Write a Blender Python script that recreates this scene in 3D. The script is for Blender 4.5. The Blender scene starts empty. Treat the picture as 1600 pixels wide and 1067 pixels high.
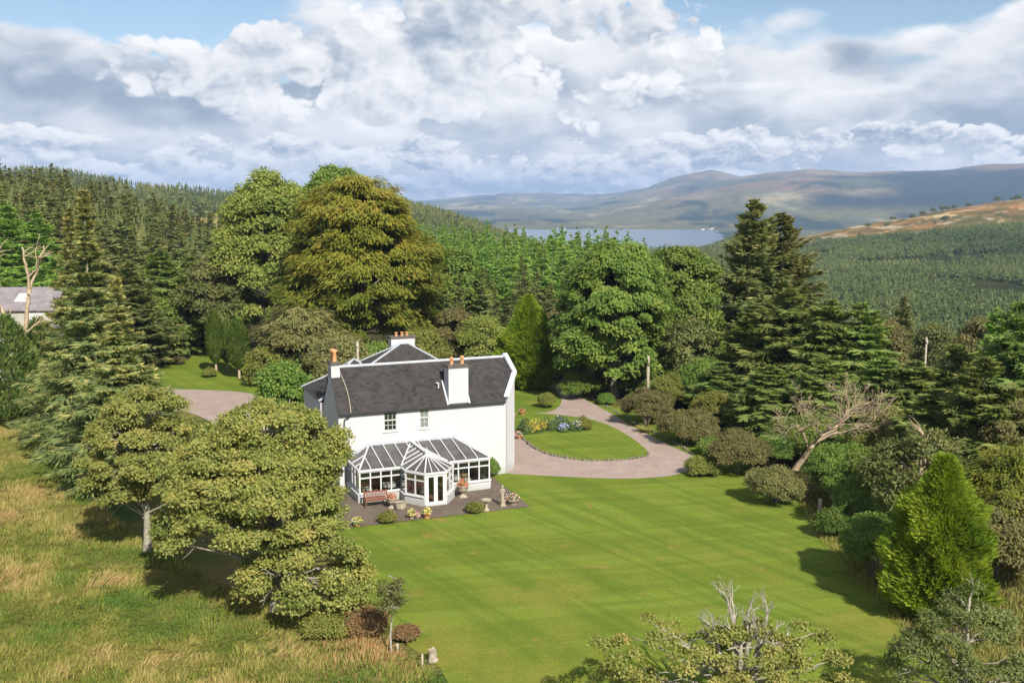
import bpy, math, random
import numpy as np
from math import radians as R

# ---------------------------------------------------------------- camera, world, sun, exposure
S = bpy.context.scene
C = S.collection
CAMZ, PITCH, FPX = 19.5, R(7.9), 1600.0
cam = bpy.data.objects.new('camera', bpy.data.cameras.new('camera'))
C.objects.link(cam)
cam.location = (0, 0, CAMZ)
cam.rotation_euler = (R(90) - PITCH, 0, 0)
cam.data.lens, cam.data.sensor_width = 36.0, 36.0
cam.data.clip_start, cam.data.clip_end = 0.5, 40000
S.camera = cam
S.render.resolution_x, S.render.resolution_y = 1024, 682
S.view_settings.view_transform = 'Standard'
S.view_settings.look = 'None'
S.view_settings.exposure = 0.75
S.view_settings.gamma = 1.0
cy = S.cycles
cy.use_denoising = True
cy.max_bounces, cy.diffuse_bounces, cy.glossy_bounces = 8, 3, 3
cy.transmission_bounces, cy.transparent_max_bounces, cy.volume_bounces = 4, 10, 0
cy.use_adaptive_sampling = True
cy.adaptive_threshold = 0.015
cy.caustics_reflective = cy.caustics_refractive = False

SUN_AZ, SUN_EL = R(25), R(40)          # the sun stands behind the camera, to its right
sl = bpy.data.lights.new('sun', 'SUN')
sl.energy, sl.angle, sl.color = 4.5, R(0.53), (1.0, 0.94, 0.85)
sun = bpy.data.objects.new('sun', sl)
C.objects.link(sun)
sun.rotation_euler = (R(90) - SUN_EL, 0, SUN_AZ)


CLOUD = 0.64                            # brightness of sunlit cloud


class NT:
    """tiny helper for node trees"""
    def __init__(s, tree):
        s.t = tree; s.n = tree.nodes; s.l = tree.links

    def new(s, typ, **kw):
        n = s.n.new(typ)
        for k, v in kw.items():
            setattr(n, k, v)
        return n

    def put(s, sock, v):
        if isinstance(v, bpy.types.NodeSocket):
            s.l.new(v, sock)
        elif v is not None:
            if hasattr(sock.default_value, '__len__') and not hasattr(v, '__len__'):
                v = (v, v, v)
            if hasattr(sock.default_value, '__len__') and len(sock.default_value) == 4 and len(v) == 3:
                v = (*v, 1)
            sock.default_value = v

    def m(s, op, a, b=None, c=None, clamp=False):
        n = s.new('ShaderNodeMath', operation=op, use_clamp=clamp)
        for i, v in enumerate((a, b, c)):
            if v is not None:
                s.put(n.inputs[i], v)
        return n.outputs[0]

    def mix(s, f, a, b, blend='MIX'):
        n = s.new('ShaderNodeMix', data_type='RGBA', blend_type=blend)
        s.put(n.inputs[0], f); s.put(n.inputs[6], a); s.put(n.inputs[7], b)
        return n.outputs[2]

    def comb(s, x, y, z):
        n = s.new('ShaderNodeCombineXYZ')
        for i, v in enumerate((x, y, z)):
            s.put(n.inputs[i], v)
        return n.outputs[0]

    def noise(s, vec, scale, detail=4, rough=.5, dist=0.0):
        n = s.new('ShaderNodeTexNoise')
        if vec is not None:
            s.put(n.inputs['Vector'], vec)
        s.put(n.inputs['Scale'], scale); s.put(n.inputs['Detail'], detail)
        s.put(n.inputs['Roughness'], rough); s.put(n.inputs['Distortion'], dist)
        return n.outputs[0]

    def step(s, x, a, b, lo=0.0, hi=1.0):
        n = s.new('ShaderNodeMapRange', interpolation_type='SMOOTHSTEP')
        for i, v in enumerate((x, a, b, lo, hi)):
            s.put(n.inputs[i], v)
        return n.outputs[0]

    def ramp(s, f, stops):
        n = s.new('ShaderNodeValToRGB')
        e = n.color_ramp.elements
        while len(e) > 1:
            e.remove(e[-1])
        e[0].position, e[0].color = stops[0][0], (*stops[0][1], 1)
        for p, c in stops[1:]:
            q = e.new(p); q.color = (*c, 1)
        s.put(n.inputs[0], f)
        return n.outputs[0]

    def bump(s, h, strength, dist):
        n = s.new('ShaderNodeBump')
        s.put(n.inputs['Strength'], strength); s.put(n.inputs['Distance'], dist); s.put(n.inputs['Height'], h)
        return n.outputs[0]


# sky: Nishita blue with broken cumulus
wd = bpy.data.worlds.new('World'); S.world = wd; wd.use_nodes = True
w = NT(wd.node_tree); w.n.clear()
sky = w.new('ShaderNodeTexSky', sky_type='NISHITA')
sky.sun_disc = False
sky.sun_elevation, sky.sun_rotation = SUN_EL, R(180) - SUN_AZ
sky.altitude, sky.air_density, sky.dust_density, sky.ozone_density = 100, 1.0, 0.6, 1.5
bg1 = w.new('ShaderNodeBackground'); w.put(bg1.inputs[0], sky.outputs[0]); w.put(bg1.inputs[1], 0.072)
tc = w.new('ShaderNodeTexCoord')
sx = w.new('ShaderNodeSeparateXYZ'); w.l.new(tc.outputs['Generated'], sx.inputs[0])
DX, DY, DZ = sx.outputs
az = w.m('ARCTAN2', DX, DY)
el = w.m('ARCSINE', DZ)
ele = w.m('MAXIMUM', el, 0.0)
def cloud_layer(seed, su, sv, big, puff, kb, kp, du, dv):
    """(field, field a little towards the sun): rounded heaps on a drifting noise"""
    out = []
    for a, b in ((0, 0), (du, dv)):
        p = w.comb(w.m('ADD', w.m('MULTIPLY', az, su), seed + a), w.m('ADD', w.m('MULTIPLY', el, sv), seed * .7 + b), 0.0)
        nz = w.new('ShaderNodeTexNoise', noise_dimensions='2D'); w.put(nz.inputs['Vector'], p); w.put(nz.inputs['Scale'], puff * 1.6); w.put(nz.inputs['Detail'], 3); w.put(nz.inputs['Roughness'], .6)
        sc = w.new('ShaderNodeVectorMath', operation='SCALE'); w.l.new(nz.outputs[1], sc.inputs[0]); sc.inputs[3].default_value = .5 / puff
        wob = w.new('ShaderNodeVectorMath', operation='ADD'); w.l.new(p, wob.inputs[0]); w.l.new(sc.outputs[0], wob.inputs[1])
        hs = []
        for q, k in ((1.0, .56), (2.5, .28), (6.1, .16)):
            vo = w.new('ShaderNodeTexVoronoi', feature='F1', voronoi_dimensions='2D'); w.l.new(wob.outputs[0], vo.inputs['Vector'])
            vo.inputs['Scale'].default_value = puff * q
            d2 = w.m('MULTIPLY', vo.outputs['Distance'], vo.outputs['Distance'])
            hs.append(w.m('MULTIPLY', w.m('SUBTRACT', .55, d2), k))
        h = w.m('ADD', w.m('ADD', hs[0], hs[1]), hs[2])
        n = w.new('ShaderNodeTexNoise', noise_dimensions='2D'); w.put(n.inputs['Vector'], p); w.put(n.inputs['Scale'], big); w.put(n.inputs['Detail'], 6); w.put(n.inputs['Roughness'], .5)
        out.append(w.m('ADD', w.m('MULTIPLY', n.outputs[0], kb), w.m('MULTIPLY', h, kp)))
    return out


def blob(a0, e0, ra, re, amp):
    x = w.m('DIVIDE', w.m('SUBTRACT', az, a0), ra); y = w.m('DIVIDE', w.m('SUBTRACT', el, e0), re)
    r2 = w.m('ADD', w.m('MULTIPLY', x, x), w.m('MULTIPLY', y, y))
    return w.m('MULTIPLY', w.m('EXPONENT', w.m('MULTIPLY', r2, -1.0)), amp)


def px_blob(px, py, rx, ry, amp):       # the same, for a place in the photograph's sky
    r = math.sqrt(1 + ((px - 800) / 1600) ** 2)
    return blob(math.atan((px - 800) / 1600), math.atan((311 - py) / 1600 / r), rx / 1600, ry / 1600, amp)


def total(base, blobs):
    for bl in blobs: base = w.m('ADD', base, px_blob(*bl))
    return base


# a soft grey-white deck, torn open towards the top
RAMP = [(0.0, (.33, .40, .50)), (.30, (.52, .575, .65)), (.60, (.79, .805, .83)), (1.0, (.98, .975, .97))]


def heap(fld, cover0, blobs, lo, hi, gain, bias, sblobs=()):
    f, f2 = fld
    d = w.m('ADD', f, total(cover0, blobs))
    a = w.step(d, lo, hi)
    s = w.m('ADD', w.m('MULTIPLY', w.m('SUBTRACT', f, f2), gain), bias)
    s = w.m('ADD', s, w.step(d, lo, lo + .8, .12, -.30))
    if sblobs: s = total(s, sblobs)
    return a, w.ramp(s, RAMP)


HOLES = ((1430, 40, 280, 85, -1.0), (120, -5, 250, 42, -1.0), (330, 74, 140, 36, -.95), (890, -4, 90, 22, -.9), (1160, 140, 70, 6, -.5), (430, 130, 60, 12, -.35), (730, 118, 60, 16, -.25))
fA = cloud_layer(3.1, 1.0, 2.0, 4.0, 7.0, 1.1, .5, .02, .05)
aA, cA = heap(fA, w.step(el, .10, .20, .75, .05), HOLES + ((1300, 92, 50, 26, .62), (1255, 35, 85, 30, .58), (1440, 62, 85, 38, .66), (1580, 25, 70, 45, .8)), .72, 1.0, 2.0, .60, ((60, 150, 220, 60, -.16), (1000, 175, 330, 50, .24), (560, 185, 200, 40, .16), (1450, 190, 200, 50, -.12)))
# big heaps in the upper sky, then smaller banks low over the hills
fB = cloud_layer(7.7, 1.0, 1.45, 5.5, 12.5, .95, .9, .009, .021)
aB, cB = heap(fB, w.step(el, .04, .09, -.30, .09), HOLES[:2] + ((690, 60, 150, 60, .40), (430, 75, 60, 30, .34), (1060, 60, 140, 42, .46), (530, 125, 50, 34, .30), (655, 135, 75, 45, .36), (230, 120, 220, 40, .12)), .88, .98, 2.0, .52)
fC = cloud_layer(12.3, 1.0, 1.9, 9.0, 25.0, .95, .9, .005, .013)
aC, cC = heap(fC, w.step(el, .05, .085, .05, -.6), ((50, 230, 110, 34, .4), (200, 260, 120, 20, .2), (680, 240, 120, 26, .3), (1150, 225, 130, 26, .4), (1370, 200, 130, 34, .3), (960, 262, 200, 24, .25), (450, 235, 200, 30, .2), (780, 295, 320, 16, .5)),
             .88, .98, 2.1, .52, ((760, 292, 340, 22, -.3), (1090, 215, 100, 18, .26), (40, 215, 70, 18, .22), (1370, 195, 130, 30, -.20)))
sky_c = w.mix(aC, w.mix(aB, cA, cB), cC)
al = w.m('MAXIMUM', aA, w.m('MAXIMUM', aB, aC))
bg2 = w.new('ShaderNodeBackground'); w.put(bg2.inputs[0], sky_c)
w.put(bg2.inputs[1], CLOUD)
# overhead the cover breaks up
over = w.step(el, .30, .9, 1.0, .55)
mx = w.new('ShaderNodeMixShader'); w.put(mx.inputs[0], w.m('MULTIPLY', al, over))
w.l.new(bg1.outputs[0], mx.inputs[1]); w.l.new(bg2.outputs[0], mx.inputs[2])
wo = w.new('ShaderNodeOutputWorld'); w.l.new(mx.outputs[0], wo.inputs[0])
wd.cycles.sampling_method = 'MANUAL'; wd.cycles.sample_map_resolution = 512


# ---------------------------------------------------------------- pixels <-> world (photo pixels, 1600 x 1067)
def ray(x, y):
    u, v = (x - 800) / FPX, (533.5 - y) / FPX
    c, s = math.cos(PITCH), math.sin(PITCH)
    return u, c + v * s, v * c - s


def G(x, y, z=0.0):
    r = ray(x, y); t = (z - CAMZ) / r[2]
    return (r[0] * t, r[1] * t, z)


def Yz(px, py, d):                      # height seen at that pixel at plan distance d
    r = ray(px, py)
    return CAMZ + d * r[2] / math.hypot(r[0], r[1])


def azm(px, py=450):
    r = ray(px, py)
    return math.atan2(r[0], r[1])


# ---------------------------------------------------------------- objects
def tag(o, label=None, cat=None, group=None, kind=None):
    if label: o['label'] = label
    if cat: o['category'] = cat
    if group: o['group'] = group
    if kind: o['kind'] = kind
    return o


def empty(name, loc=(0, 0, 0), rz=0.0, label=None, cat=None, group=None, sc=1.0):
    o = bpy.data.objects.new(name, None); C.objects.link(o)
    o.empty_display_size = .2
    o.location = loc; o.rotation_euler = (0, 0, rz)
    o.scale = (sc, sc, sc) if not hasattr(sc, '__len__') else sc
    return tag(o, label, cat, group)


def link(name, me, parent=None, loc=None, rz=None, sc=None):
    o = bpy.data.objects.new(name, me); C.objects.link(o)
    if parent: o.parent = parent
    if loc is not None: o.location = loc
    if rz is not None: o.rotation_euler = (0, 0, rz)
    if sc is not None: o.scale = sc
    return o


class Geo:
    """numpy mesh gatherer: vertices, quads, a per-vertex tint"""
    def __init__(s):
        s.V, s.Q, s.T, s.n = [], [], [], 0

    def add(s, v, q, t=.5):
        v = np.asarray(v, np.float32).reshape(-1, 3); q = np.asarray(q, np.int64).reshape(-1, 4)
        s.V.append(v); s.Q.append(q + s.n)
        s.T.append(np.broadcast_to(np.asarray(t, np.float32), (len(v),)) if np.ndim(t) <= 1 else np.asarray(t, np.float32).ravel())
        s.n += len(v)

    def mesh(s, name, mat, smooth=False):
        me = bpy.data.meshes.new(name)
        V = np.concatenate(s.V); Q = np.concatenate(s.Q).astype(np.int32); T = np.concatenate(s.T)
        me.vertices.add(len(V)); me.vertices.foreach_set('co', V.ravel())
        me.loops.add(Q.size); me.loops.foreach_set('vertex_index', Q.ravel())
        me.polygons.add(len(Q)); me.polygons.foreach_set('loop_start', np.arange(0, Q.size, 4, dtype=np.int32))
        me.polygons.foreach_set('use_smooth', np.full(len(Q), smooth))
        me.update(calc_edges=True)
        a = me.attributes.new('tint', 'FLOAT', 'POINT'); a.data.foreach_set('value', np.ascontiguousarray(T, np.float32))
        me.materials.append(mat)
        return me

    def obj(s, name, mat, parent=None, smooth=False):
        return link(name, s.mesh(name, mat, smooth), parent)

    # ---- solid pieces
    def box(s, x0, x1, y0, y1, z0, z1, t=.5):
        v = [(x, y, z) for z in (z0, z1) for x, y in ((x0, y0), (x1, y0), (x1, y1), (x0, y1))]
        s.add(v, [(3, 2, 1, 0), (4, 5, 6, 7), (0, 1, 5, 4), (1, 2, 6, 5), (2, 3, 7, 6), (3, 0, 4, 7)], t)

    def bar(s, a, b, wd_, ht, up=(0, 0, 1), t=.5):
        """rectangular bar from a to b"""
        a, b, up = np.array(a, float), np.array(b, float), np.array(up, float)
        d = b - a; d /= np.linalg.norm(d)
        sd = np.cross(d, up); sd /= np.linalg.norm(sd); u = np.cross(sd, d)
        v = [p + sd * i * wd_ / 2 + u * j * ht / 2 for p in (a, b) for i, j in ((-1, -1), (1, -1), (1, 1), (-1, 1))]
        s.add(v, [(3, 2, 1, 0), (4, 5, 6, 7), (0, 1, 5, 4), (1, 2, 6, 5), (2, 3, 7, 6), (3, 0, 4, 7)], t)

    def tube(s, P, r, k=6, t=.5, cap=True):
        P = np.asarray(P, float); n = len(P); r = np.broadcast_to(np.asarray(r, float), (n,))
        d = np.gradient(P, axis=0); d /= np.linalg.norm(d, axis=1)[:, None] + 1e-9
        ref = np.where(np.abs(d[:, 2:3]) > .9, [[1., 0, 0]], [[0, 0, 1.]])
        a = np.cross(d, ref); a /= np.linalg.norm(a, axis=1)[:, None] + 1e-9
        b = np.cross(d, a)
        for i in range(1, n):                       # keep the frame from flipping
            a[i] = a[i - 1] - d[i] * (a[i - 1] @ d[i]); a[i] /= np.linalg.norm(a[i]) + 1e-9; b[i] = np.cross(d[i], a[i])
        th = np.arange(k) * 2 * math.pi / k
        V = P[:, None] + r[:, None, None] * (np.cos(th)[None, :, None] * a[:, None] + np.sin(th)[None, :, None] * b[:, None])
        q = [(i * k + j, i * k + (j + 1) % k, (i + 1) * k + (j + 1) % k, (i + 1) * k + j) for i in range(n - 1) for j in range(k)]
        if cap:
            e = (n - 1) * k
            q += [(e, e + j, e + j + 1, e + j + 2) for j in range(0, k - 2, 2)]
        s.add(V.reshape(-1, 3), q, t)

    def lathe(s, prof, k=14, cx=0., cy_=0., t=.5):
        prof = np.asarray(prof, float); n = len(prof)
        th = np.arange(k) * 2 * math.pi / k
        V = np.stack([cx + prof[:, None, 0] * np.cos(th), cy_ + prof[:, None, 0] * np.sin(th), np.repeat(prof[:, 1:2], k, 1)], -1)
        q = [(i * k + j, i * k + (j + 1) % k, (i + 1) * k + (j + 1) % k, (i + 1) * k + j) for i in range(n - 1) for j in range(k)]
        s.add(V.reshape(-1, 3), q, t)

    def leaves(s, P, D, N, L, Wd, t):
        """a rhombic leaf at each P, axis D, face normal about N"""
        n = len(P)
        D = D / (np.linalg.norm(D, axis=1)[:, None] + 1e-9)
        Sd = np.cross(D, N); Sd /= np.linalg.norm(Sd, axis=1)[:, None] + 1e-9
        Nn = np.cross(Sd, D)
        L = np.broadcast_to(np.asarray(L, float), (n,))[:, None]; Wd = np.broadcast_to(np.asarray(Wd, float), (n,))[:, None]
        m = P + D * L * .45
        V = np.stack([P, m + Sd * Wd * .5 - Nn * Wd * .12, P + D * L, m - Sd * Wd * .5 - Nn * Wd * .12], 1)
        q = np.arange(4 * n).reshape(n, 4)
        s.add(V.reshape(-1, 3), q, np.repeat(np.broadcast_to(np.asarray(t, float), (n,)), 4))


def poly(name, verts, faces, mat, parent=None):
    me = bpy.data.meshes.new(name)
    me.from_pydata([tuple(map(float, v)) for v in verts], [], faces); me.update()
    me.materials.append(mat)
    return link(name, me, parent)


def unit(rng, n):
    v = rng.normal(size=(n, 3)); return v / np.linalg.norm(v, axis=1)[:, None]


# ---------------------------------------------------------------- materials
def principled(name):
    m = bpy.data.materials.new(name); m.use_nodes = True
    t = NT(m.node_tree)
    return m, t, t.n['Principled BSDF']


def flat(name, col, rough=.6, var=.12, scale=3.0, metal=0.0, bump=0.0, spec=.4):
    m, t, b = principled(name)
    tc = t.new('ShaderNodeTexCoord')
    n = t.noise(tc.outputs['Object'], scale, 6, .6)
    c = t.mix(t.step(n, .3, .7), tuple(x * (1 - var) for x in col), tuple(min(1, x * (1 + var)) for x in col))
    t.put(b.inputs['Base Color'], c); b.inputs['Roughness'].default_value = rough
    b.inputs['Metallic'].default_value = metal; b.inputs['Specular IOR Level'].default_value = spec
    if bump: t.put(b.inputs['Normal'], t.bump(n, bump, .02))
    return m


def leafmat(name, stops, trans=.42, objvar=.25, rough=.55, spec=.25):
    """foliage: colour by the tint of each leaf, a little light let through"""
    m, t, b = principled(name)
    at = t.new('ShaderNodeAttribute', attribute_name='tint')
    col = t.ramp(at.outputs['Fac'], stops)
    oi = t.new('ShaderNodeObjectInfo')
    hs = t.new('ShaderNodeHueSaturation')
    t.put(hs.inputs['Hue'], t.m('ADD', t.m('MULTIPLY', oi.outputs['Random'], objvar * .12), .5 - objvar * .06))
    t.put(hs.inputs['Value'], t.m('ADD', t.m('MULTIPLY', oi.outputs['Random'], objvar * 1.2), 1 - objvar * .6))
    t.l.new(col, hs.inputs['Color'])
    col = hs.outputs[0]
    t.put(b.inputs['Base Color'], col); b.inputs['Roughness'].default_value = rough
    b.inputs['Specular IOR Level'].default_value = spec
    tr = t.new('ShaderNodeBsdfTranslucent')
    t.put(tr.inputs[0], t.mix(1.0, col, (1.0, 1.0, .55), 'MULTIPLY'))
    mx = t.new('ShaderNodeMixShader'); mx.inputs[0].default_value = trans
    t.l.new(b.outputs[0], mx.inputs[1]); t.l.new(tr.outputs[0], mx.inputs[2])
    t.l.new(mx.outputs[0], t.n['Material Output'].inputs[0])
    return m


def bark(name, a, b_, scale=4.0):
    m, t, b = principled(name)
    tc = t.new('ShaderNodeTexCoord')
    n = t.noise(tc.outputs['Object'], scale, 8, .65)
    t.put(b.inputs['Base Color'], t.ramp(n, [(.3, a), (.7, b_)]))
    b.inputs['Roughness'].default_value = .85; b.inputs['Specular IOR Level'].default_value = .15
    t.put(b.inputs['Normal'], t.bump(n, .6, .05))
    return m


M = {}
M['bark_grey'] = bark('bark_grey', (.10, .085, .06), (.30, .27, .20))
M['bark_dark'] = bark('bark_dark', (.035, .028, .02), (.11, .09, .065))
M['bark_dead'] = bark('bark_dead', (.26, .19, .115), (.50, .40, .27))
M['bark_lichen'] = bark('bark_lichen', (.17, .155, .11), (.40, .37, .29), 6)
LF = lambda *a, **k: leafmat(*a, **k)
M['sycamore'] = LF('sycamore_leaf', [(0, (0.120, 0.160, 0.034)), (.45, (0.268, 0.302, 0.071)), (.8, (0.433, 0.393, 0.114)), (1, (0.490, 0.353, 0.125))], objvar=.06)
M['broad_green'] = LF('broad_leaf_green', [(0, (0.078, 0.142, 0.027)), (.5, (0.169, 0.261, 0.046)), (1, (0.350, 0.386, 0.079))])
M['broad_olive'] = LF('broad_leaf_olive', [(0, (0.100, 0.147, 0.030)), (.5, (0.234, 0.263, 0.054)), (1, (0.411, 0.378, 0.095))])
M['beech'] = LF('beech_leaf', [(0, (0.076, 0.107, 0.017)), (.4, (0.183, 0.217, 0.029)), (.72, (0.287, 0.281, 0.039)), (1, (0.378, 0.244, 0.043))], objvar=0)
M['brownbush'] = LF('brown_bush_leaf', [(0, (0.098, 0.113, 0.032)), (.5, (0.213, 0.205, 0.071)), (1, (0.345, 0.282, 0.121))])
M['spruce'] = LF('spruce_needle', [(0, (0.074, 0.131, 0.051)), (.5, (0.182, 0.250, 0.081)), (.8, (0.348, 0.360, 0.125)), (1, (0.620, 0.531, 0.173))])
M['spruce_brown'] = LF('spruce_needle_brown', [(0, (0.078, 0.120, 0.042)), (.5, (0.189, 0.227, 0.072)), (.85, (0.293, 0.286, 0.101)), (1, (0.416, 0.312, 0.117))])
M['hemlock'] = LF('hemlock_needle', [(0, (0.073, 0.134, 0.034)), (.5, (0.168, 0.241, 0.056)), (1, (0.336, 0.358, 0.095))])
M['larch'] = LF('larch_needle', [(0, (0.112, 0.213, 0.044)), (.5, (0.219, 0.375, 0.069)), (1, (0.414, 0.531, 0.112))])
M['fir'] = LF('fir_needle', [(0, (0.064, 0.109, 0.043)), (.5, (0.154, 0.199, 0.066)), (1, (0.367, 0.331, 0.120))])
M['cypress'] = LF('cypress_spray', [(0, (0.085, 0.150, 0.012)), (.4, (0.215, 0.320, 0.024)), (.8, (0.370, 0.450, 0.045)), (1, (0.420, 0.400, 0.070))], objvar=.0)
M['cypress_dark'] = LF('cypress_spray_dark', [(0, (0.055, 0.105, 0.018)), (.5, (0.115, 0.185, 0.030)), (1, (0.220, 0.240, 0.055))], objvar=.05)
M['greygreen'] = LF('grey_green_leaf', [(0, (0.077, 0.103, 0.029)), (.5, (0.165, 0.189, 0.055)), (1, (0.275, 0.281, 0.099))])
M['plantation'] = LF('plantation_needle', [(0, (0.105, 0.155, 0.062)), (.5, (0.170, 0.220, 0.080)), (1, (0.250, 0.285, 0.105))], objvar=0)
M['farwood'] = LF('far_wood_leaf', [(0, (0.078, 0.113, 0.046)), (.5, (0.150, 0.188, 0.062)), (1, (0.270, 0.270, 0.100))], objvar=0)
M['redbush'] = LF('red_bush_leaf', [(0, (0.135, 0.155, 0.046)), (.5, (0.290, 0.182, 0.082)), (1, (0.406, 0.200, 0.109))])
M['meadow_blade'] = LF('meadow_blade', [(0, (0.104, 0.183, 0.024)), (.3, (0.201, 0.232, 0.041)), (.55, (0.323, 0.287, 0.076)), (.8, (0.476, 0.372, 0.146)), (1, (0.439, 0.220, 0.110))], objvar=0, trans=.25)
def harl():
    m, t, b = principled('white_harl')
    tc = t.new('ShaderNodeTexCoord'); o = tc.outputs['Object']
    sp = t.new('ShaderNodeSeparateXYZ'); t.l.new(o, sp.inputs[0])
    st = t.noise(t.comb(t.m('MULTIPLY', sp.outputs[0], 2.2), t.m('MULTIPLY', sp.outputs[1], 2.2), t.m('MULTIPLY', sp.outputs[2], .28)), 1.4, 6, .6)
    bl = t.noise(o, .7, 6, .6); fine = t.noise(o, 22, 4, .6)
    c = t.mix(t.step(st, .50, .76, 0, .55), (.50, .50, .505), (.40, .40, .395))
    c = t.mix(t.step(bl, .48, .70, 0, .35), c, (.43, .435, .43))
    base = t.m('ADD', sp.outputs[2], t.m('MULTIPLY', bl, -.8))
    c = t.mix(t.step(base, -.25, .25, .5, 0), c, (.30, .305, .25))
    t.put(b.inputs['Base Color'], c); b.inputs['Roughness'].default_value = .95; b.inputs['Specular IOR Level'].default_value = .1
    t.put(b.inputs['Normal'], t.bump(fine, .5, .015))
    return m


M['white_wall'] = harl()
M['white_paint'] = flat('white_paint', (.55, .55, .54), .45, .02, 2.0)
M['stone'] = flat('pale_stone', (.34, .29, .21), .85, .25, 9, bump=.4)
M['kerb_stone'] = flat('kerb_stone', (.15, .135, .10), .9, .4, 5, bump=.5)
M['terracotta'] = flat('terracotta', (.55, .27, .12), .75, .2, 12)
M['wood_red'] = flat('bench_wood', (.19, .075, .04), .6, .2, 8)
M['wood_grey'] = flat('weathered_wood', (.33, .28, .21), .85, .25, 6)
M['lead'] = flat('lead_flashing', (.42, .44, .47), .5, .12, 5)
M['black'] = flat('black_pipe', (.03, .03, .032), .45, .1, 5)
M['dark'] = flat('dark_stone_cap', (.10, .085, .07), .8, .2, 6)
M['wicker'] = flat('wicker', (.42, .27, .13), .7, .25, 30)
M['linen'] = flat('white_linen', (.72, .70, .66), .8, .05, 6)
M['tile'] = flat('terracotta_floor', (.30, .15, .09), .5, .15, 4)
M['rubber'] = flat('rubber', (.02, .02, .02), .8, .1, 5)


def slate():
    m, t, b = principled('slate')
    tc = t.new('ShaderNodeTexCoord')
    sp = t.new('ShaderNodeSeparateXYZ'); t.l.new(tc.outputs['Object'], sp.inputs[0])
    v = t.comb(t.m('ADD', sp.outputs[0], t.m('MULTIPLY', sp.outputs[1], .35)), t.m('MULTIPLY', sp.outputs[2], 1.45), 0)
    br = t.new('ShaderNodeTexBrick'); br.offset = .5
    t.l.new(v, br.inputs['Vector'])
    for k, x in (('Scale', 1.0), ('Mortar Size', .012), ('Mortar Smooth', .3), ('Bias', .0), ('Brick Width', .30), ('Row Height', .19)):
        br.inputs[k].default_value = x
    br.inputs['Color1'].default_value = (.021, .020, .022, 1); br.inputs['Color2'].default_value = (.052, .047, .045, 1)
    br.inputs['Mortar'].default_value = (.025, .025, .027, 1)
    n = t.noise(tc.outputs['Object'], 1.3, 8, .65)
    c = t.mix(t.step(n, .35, .72), br.outputs['Color'], (.062, .052, .043), 'MIX')
    c = t.mix(.55, br.outputs['Color'], c)
    li = t.noise(tc.outputs['Object'], 4.5, 6, .65)
    c = t.mix(t.step(li, .64, .74, 0, .5), c, (.20, .175, .13))
    t.put(b.inputs['Base Color'], c)
    b.inputs['Roughness'].default_value = .85; b.inputs['Specular IOR Level'].default_value = .2
    t.put(b.inputs['Normal'], t.bump(t.m('ADD', br.outputs['Fac'], t.m('MULTIPLY', n, .6)), -.5, .03))
    return m


M['slate'] = slate()


def glassm(name, tintc, opac, rough=.03):
    m, t, b = principled(name)
    t.n.remove(b)
    tr = t.new('ShaderNodeBsdfTransparent'); t.put(tr.inputs[0], tintc)
    gl = t.new('ShaderNodeBsdfGlossy'); gl.inputs['Roughness'].default_value = rough
    fr = t.new('ShaderNodeFresnel'); fr.inputs[0].default_value = 1.5
    mx = t.new('ShaderNodeMixShader'); t.put(mx.inputs[0], t.m('ADD', fr.outputs[0], opac, clamp=True))
    t.l.new(tr.outputs[0], mx.inputs[1]); t.l.new(gl.outputs[0], mx.inputs[2])
    t.l.new(mx.outputs[0], t.n['Material Output'].inputs[0])
    return m


M['glass'] = glassm('window_glass', (.86, .88, .86), .02)


def roofpane():
    m, t, b = principled('bronze_roof_sheet')
    tc = t.new('ShaderNodeTexCoord')
    n = t.noise(tc.outputs['Object'], 1.1, 4, .55)
    t.put(b.inputs['Base Color'], t.ramp(n, [(.3, (.040, .037, .037)), (.7, (.098, .092, .088))]))
    b.inputs['Roughness'].default_value = .32
    return m


M['roofpane'] = roofpane()
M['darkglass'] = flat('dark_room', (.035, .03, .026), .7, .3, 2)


def ground_mat(name, stops, scale, bump=.4, dist=.06, extra=None, rough=.95):
    m, t, b = principled(name)
    tc = t.new('ShaderNodeTexCoord'); o = tc.outputs['Object']
    n1 = t.noise(o, scale * .12, 5, .6); n2 = t.noise(o, scale, 8, .7)
    f = t.m('ADD', t.m('MULTIPLY', n1, .55), t.m('MULTIPLY', n2, .45))
    c = t.ramp(f, stops)
    if extra: c = extra(t, o, c)
    t.put(b.inputs['Base Color'], c)
    b.inputs['Roughness'].default_value = rough; b.inputs['Specular IOR Level'].default_value = .1
    t.put(b.inputs['Normal'], t.bump(n2, bump, dist))
    return m


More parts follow.
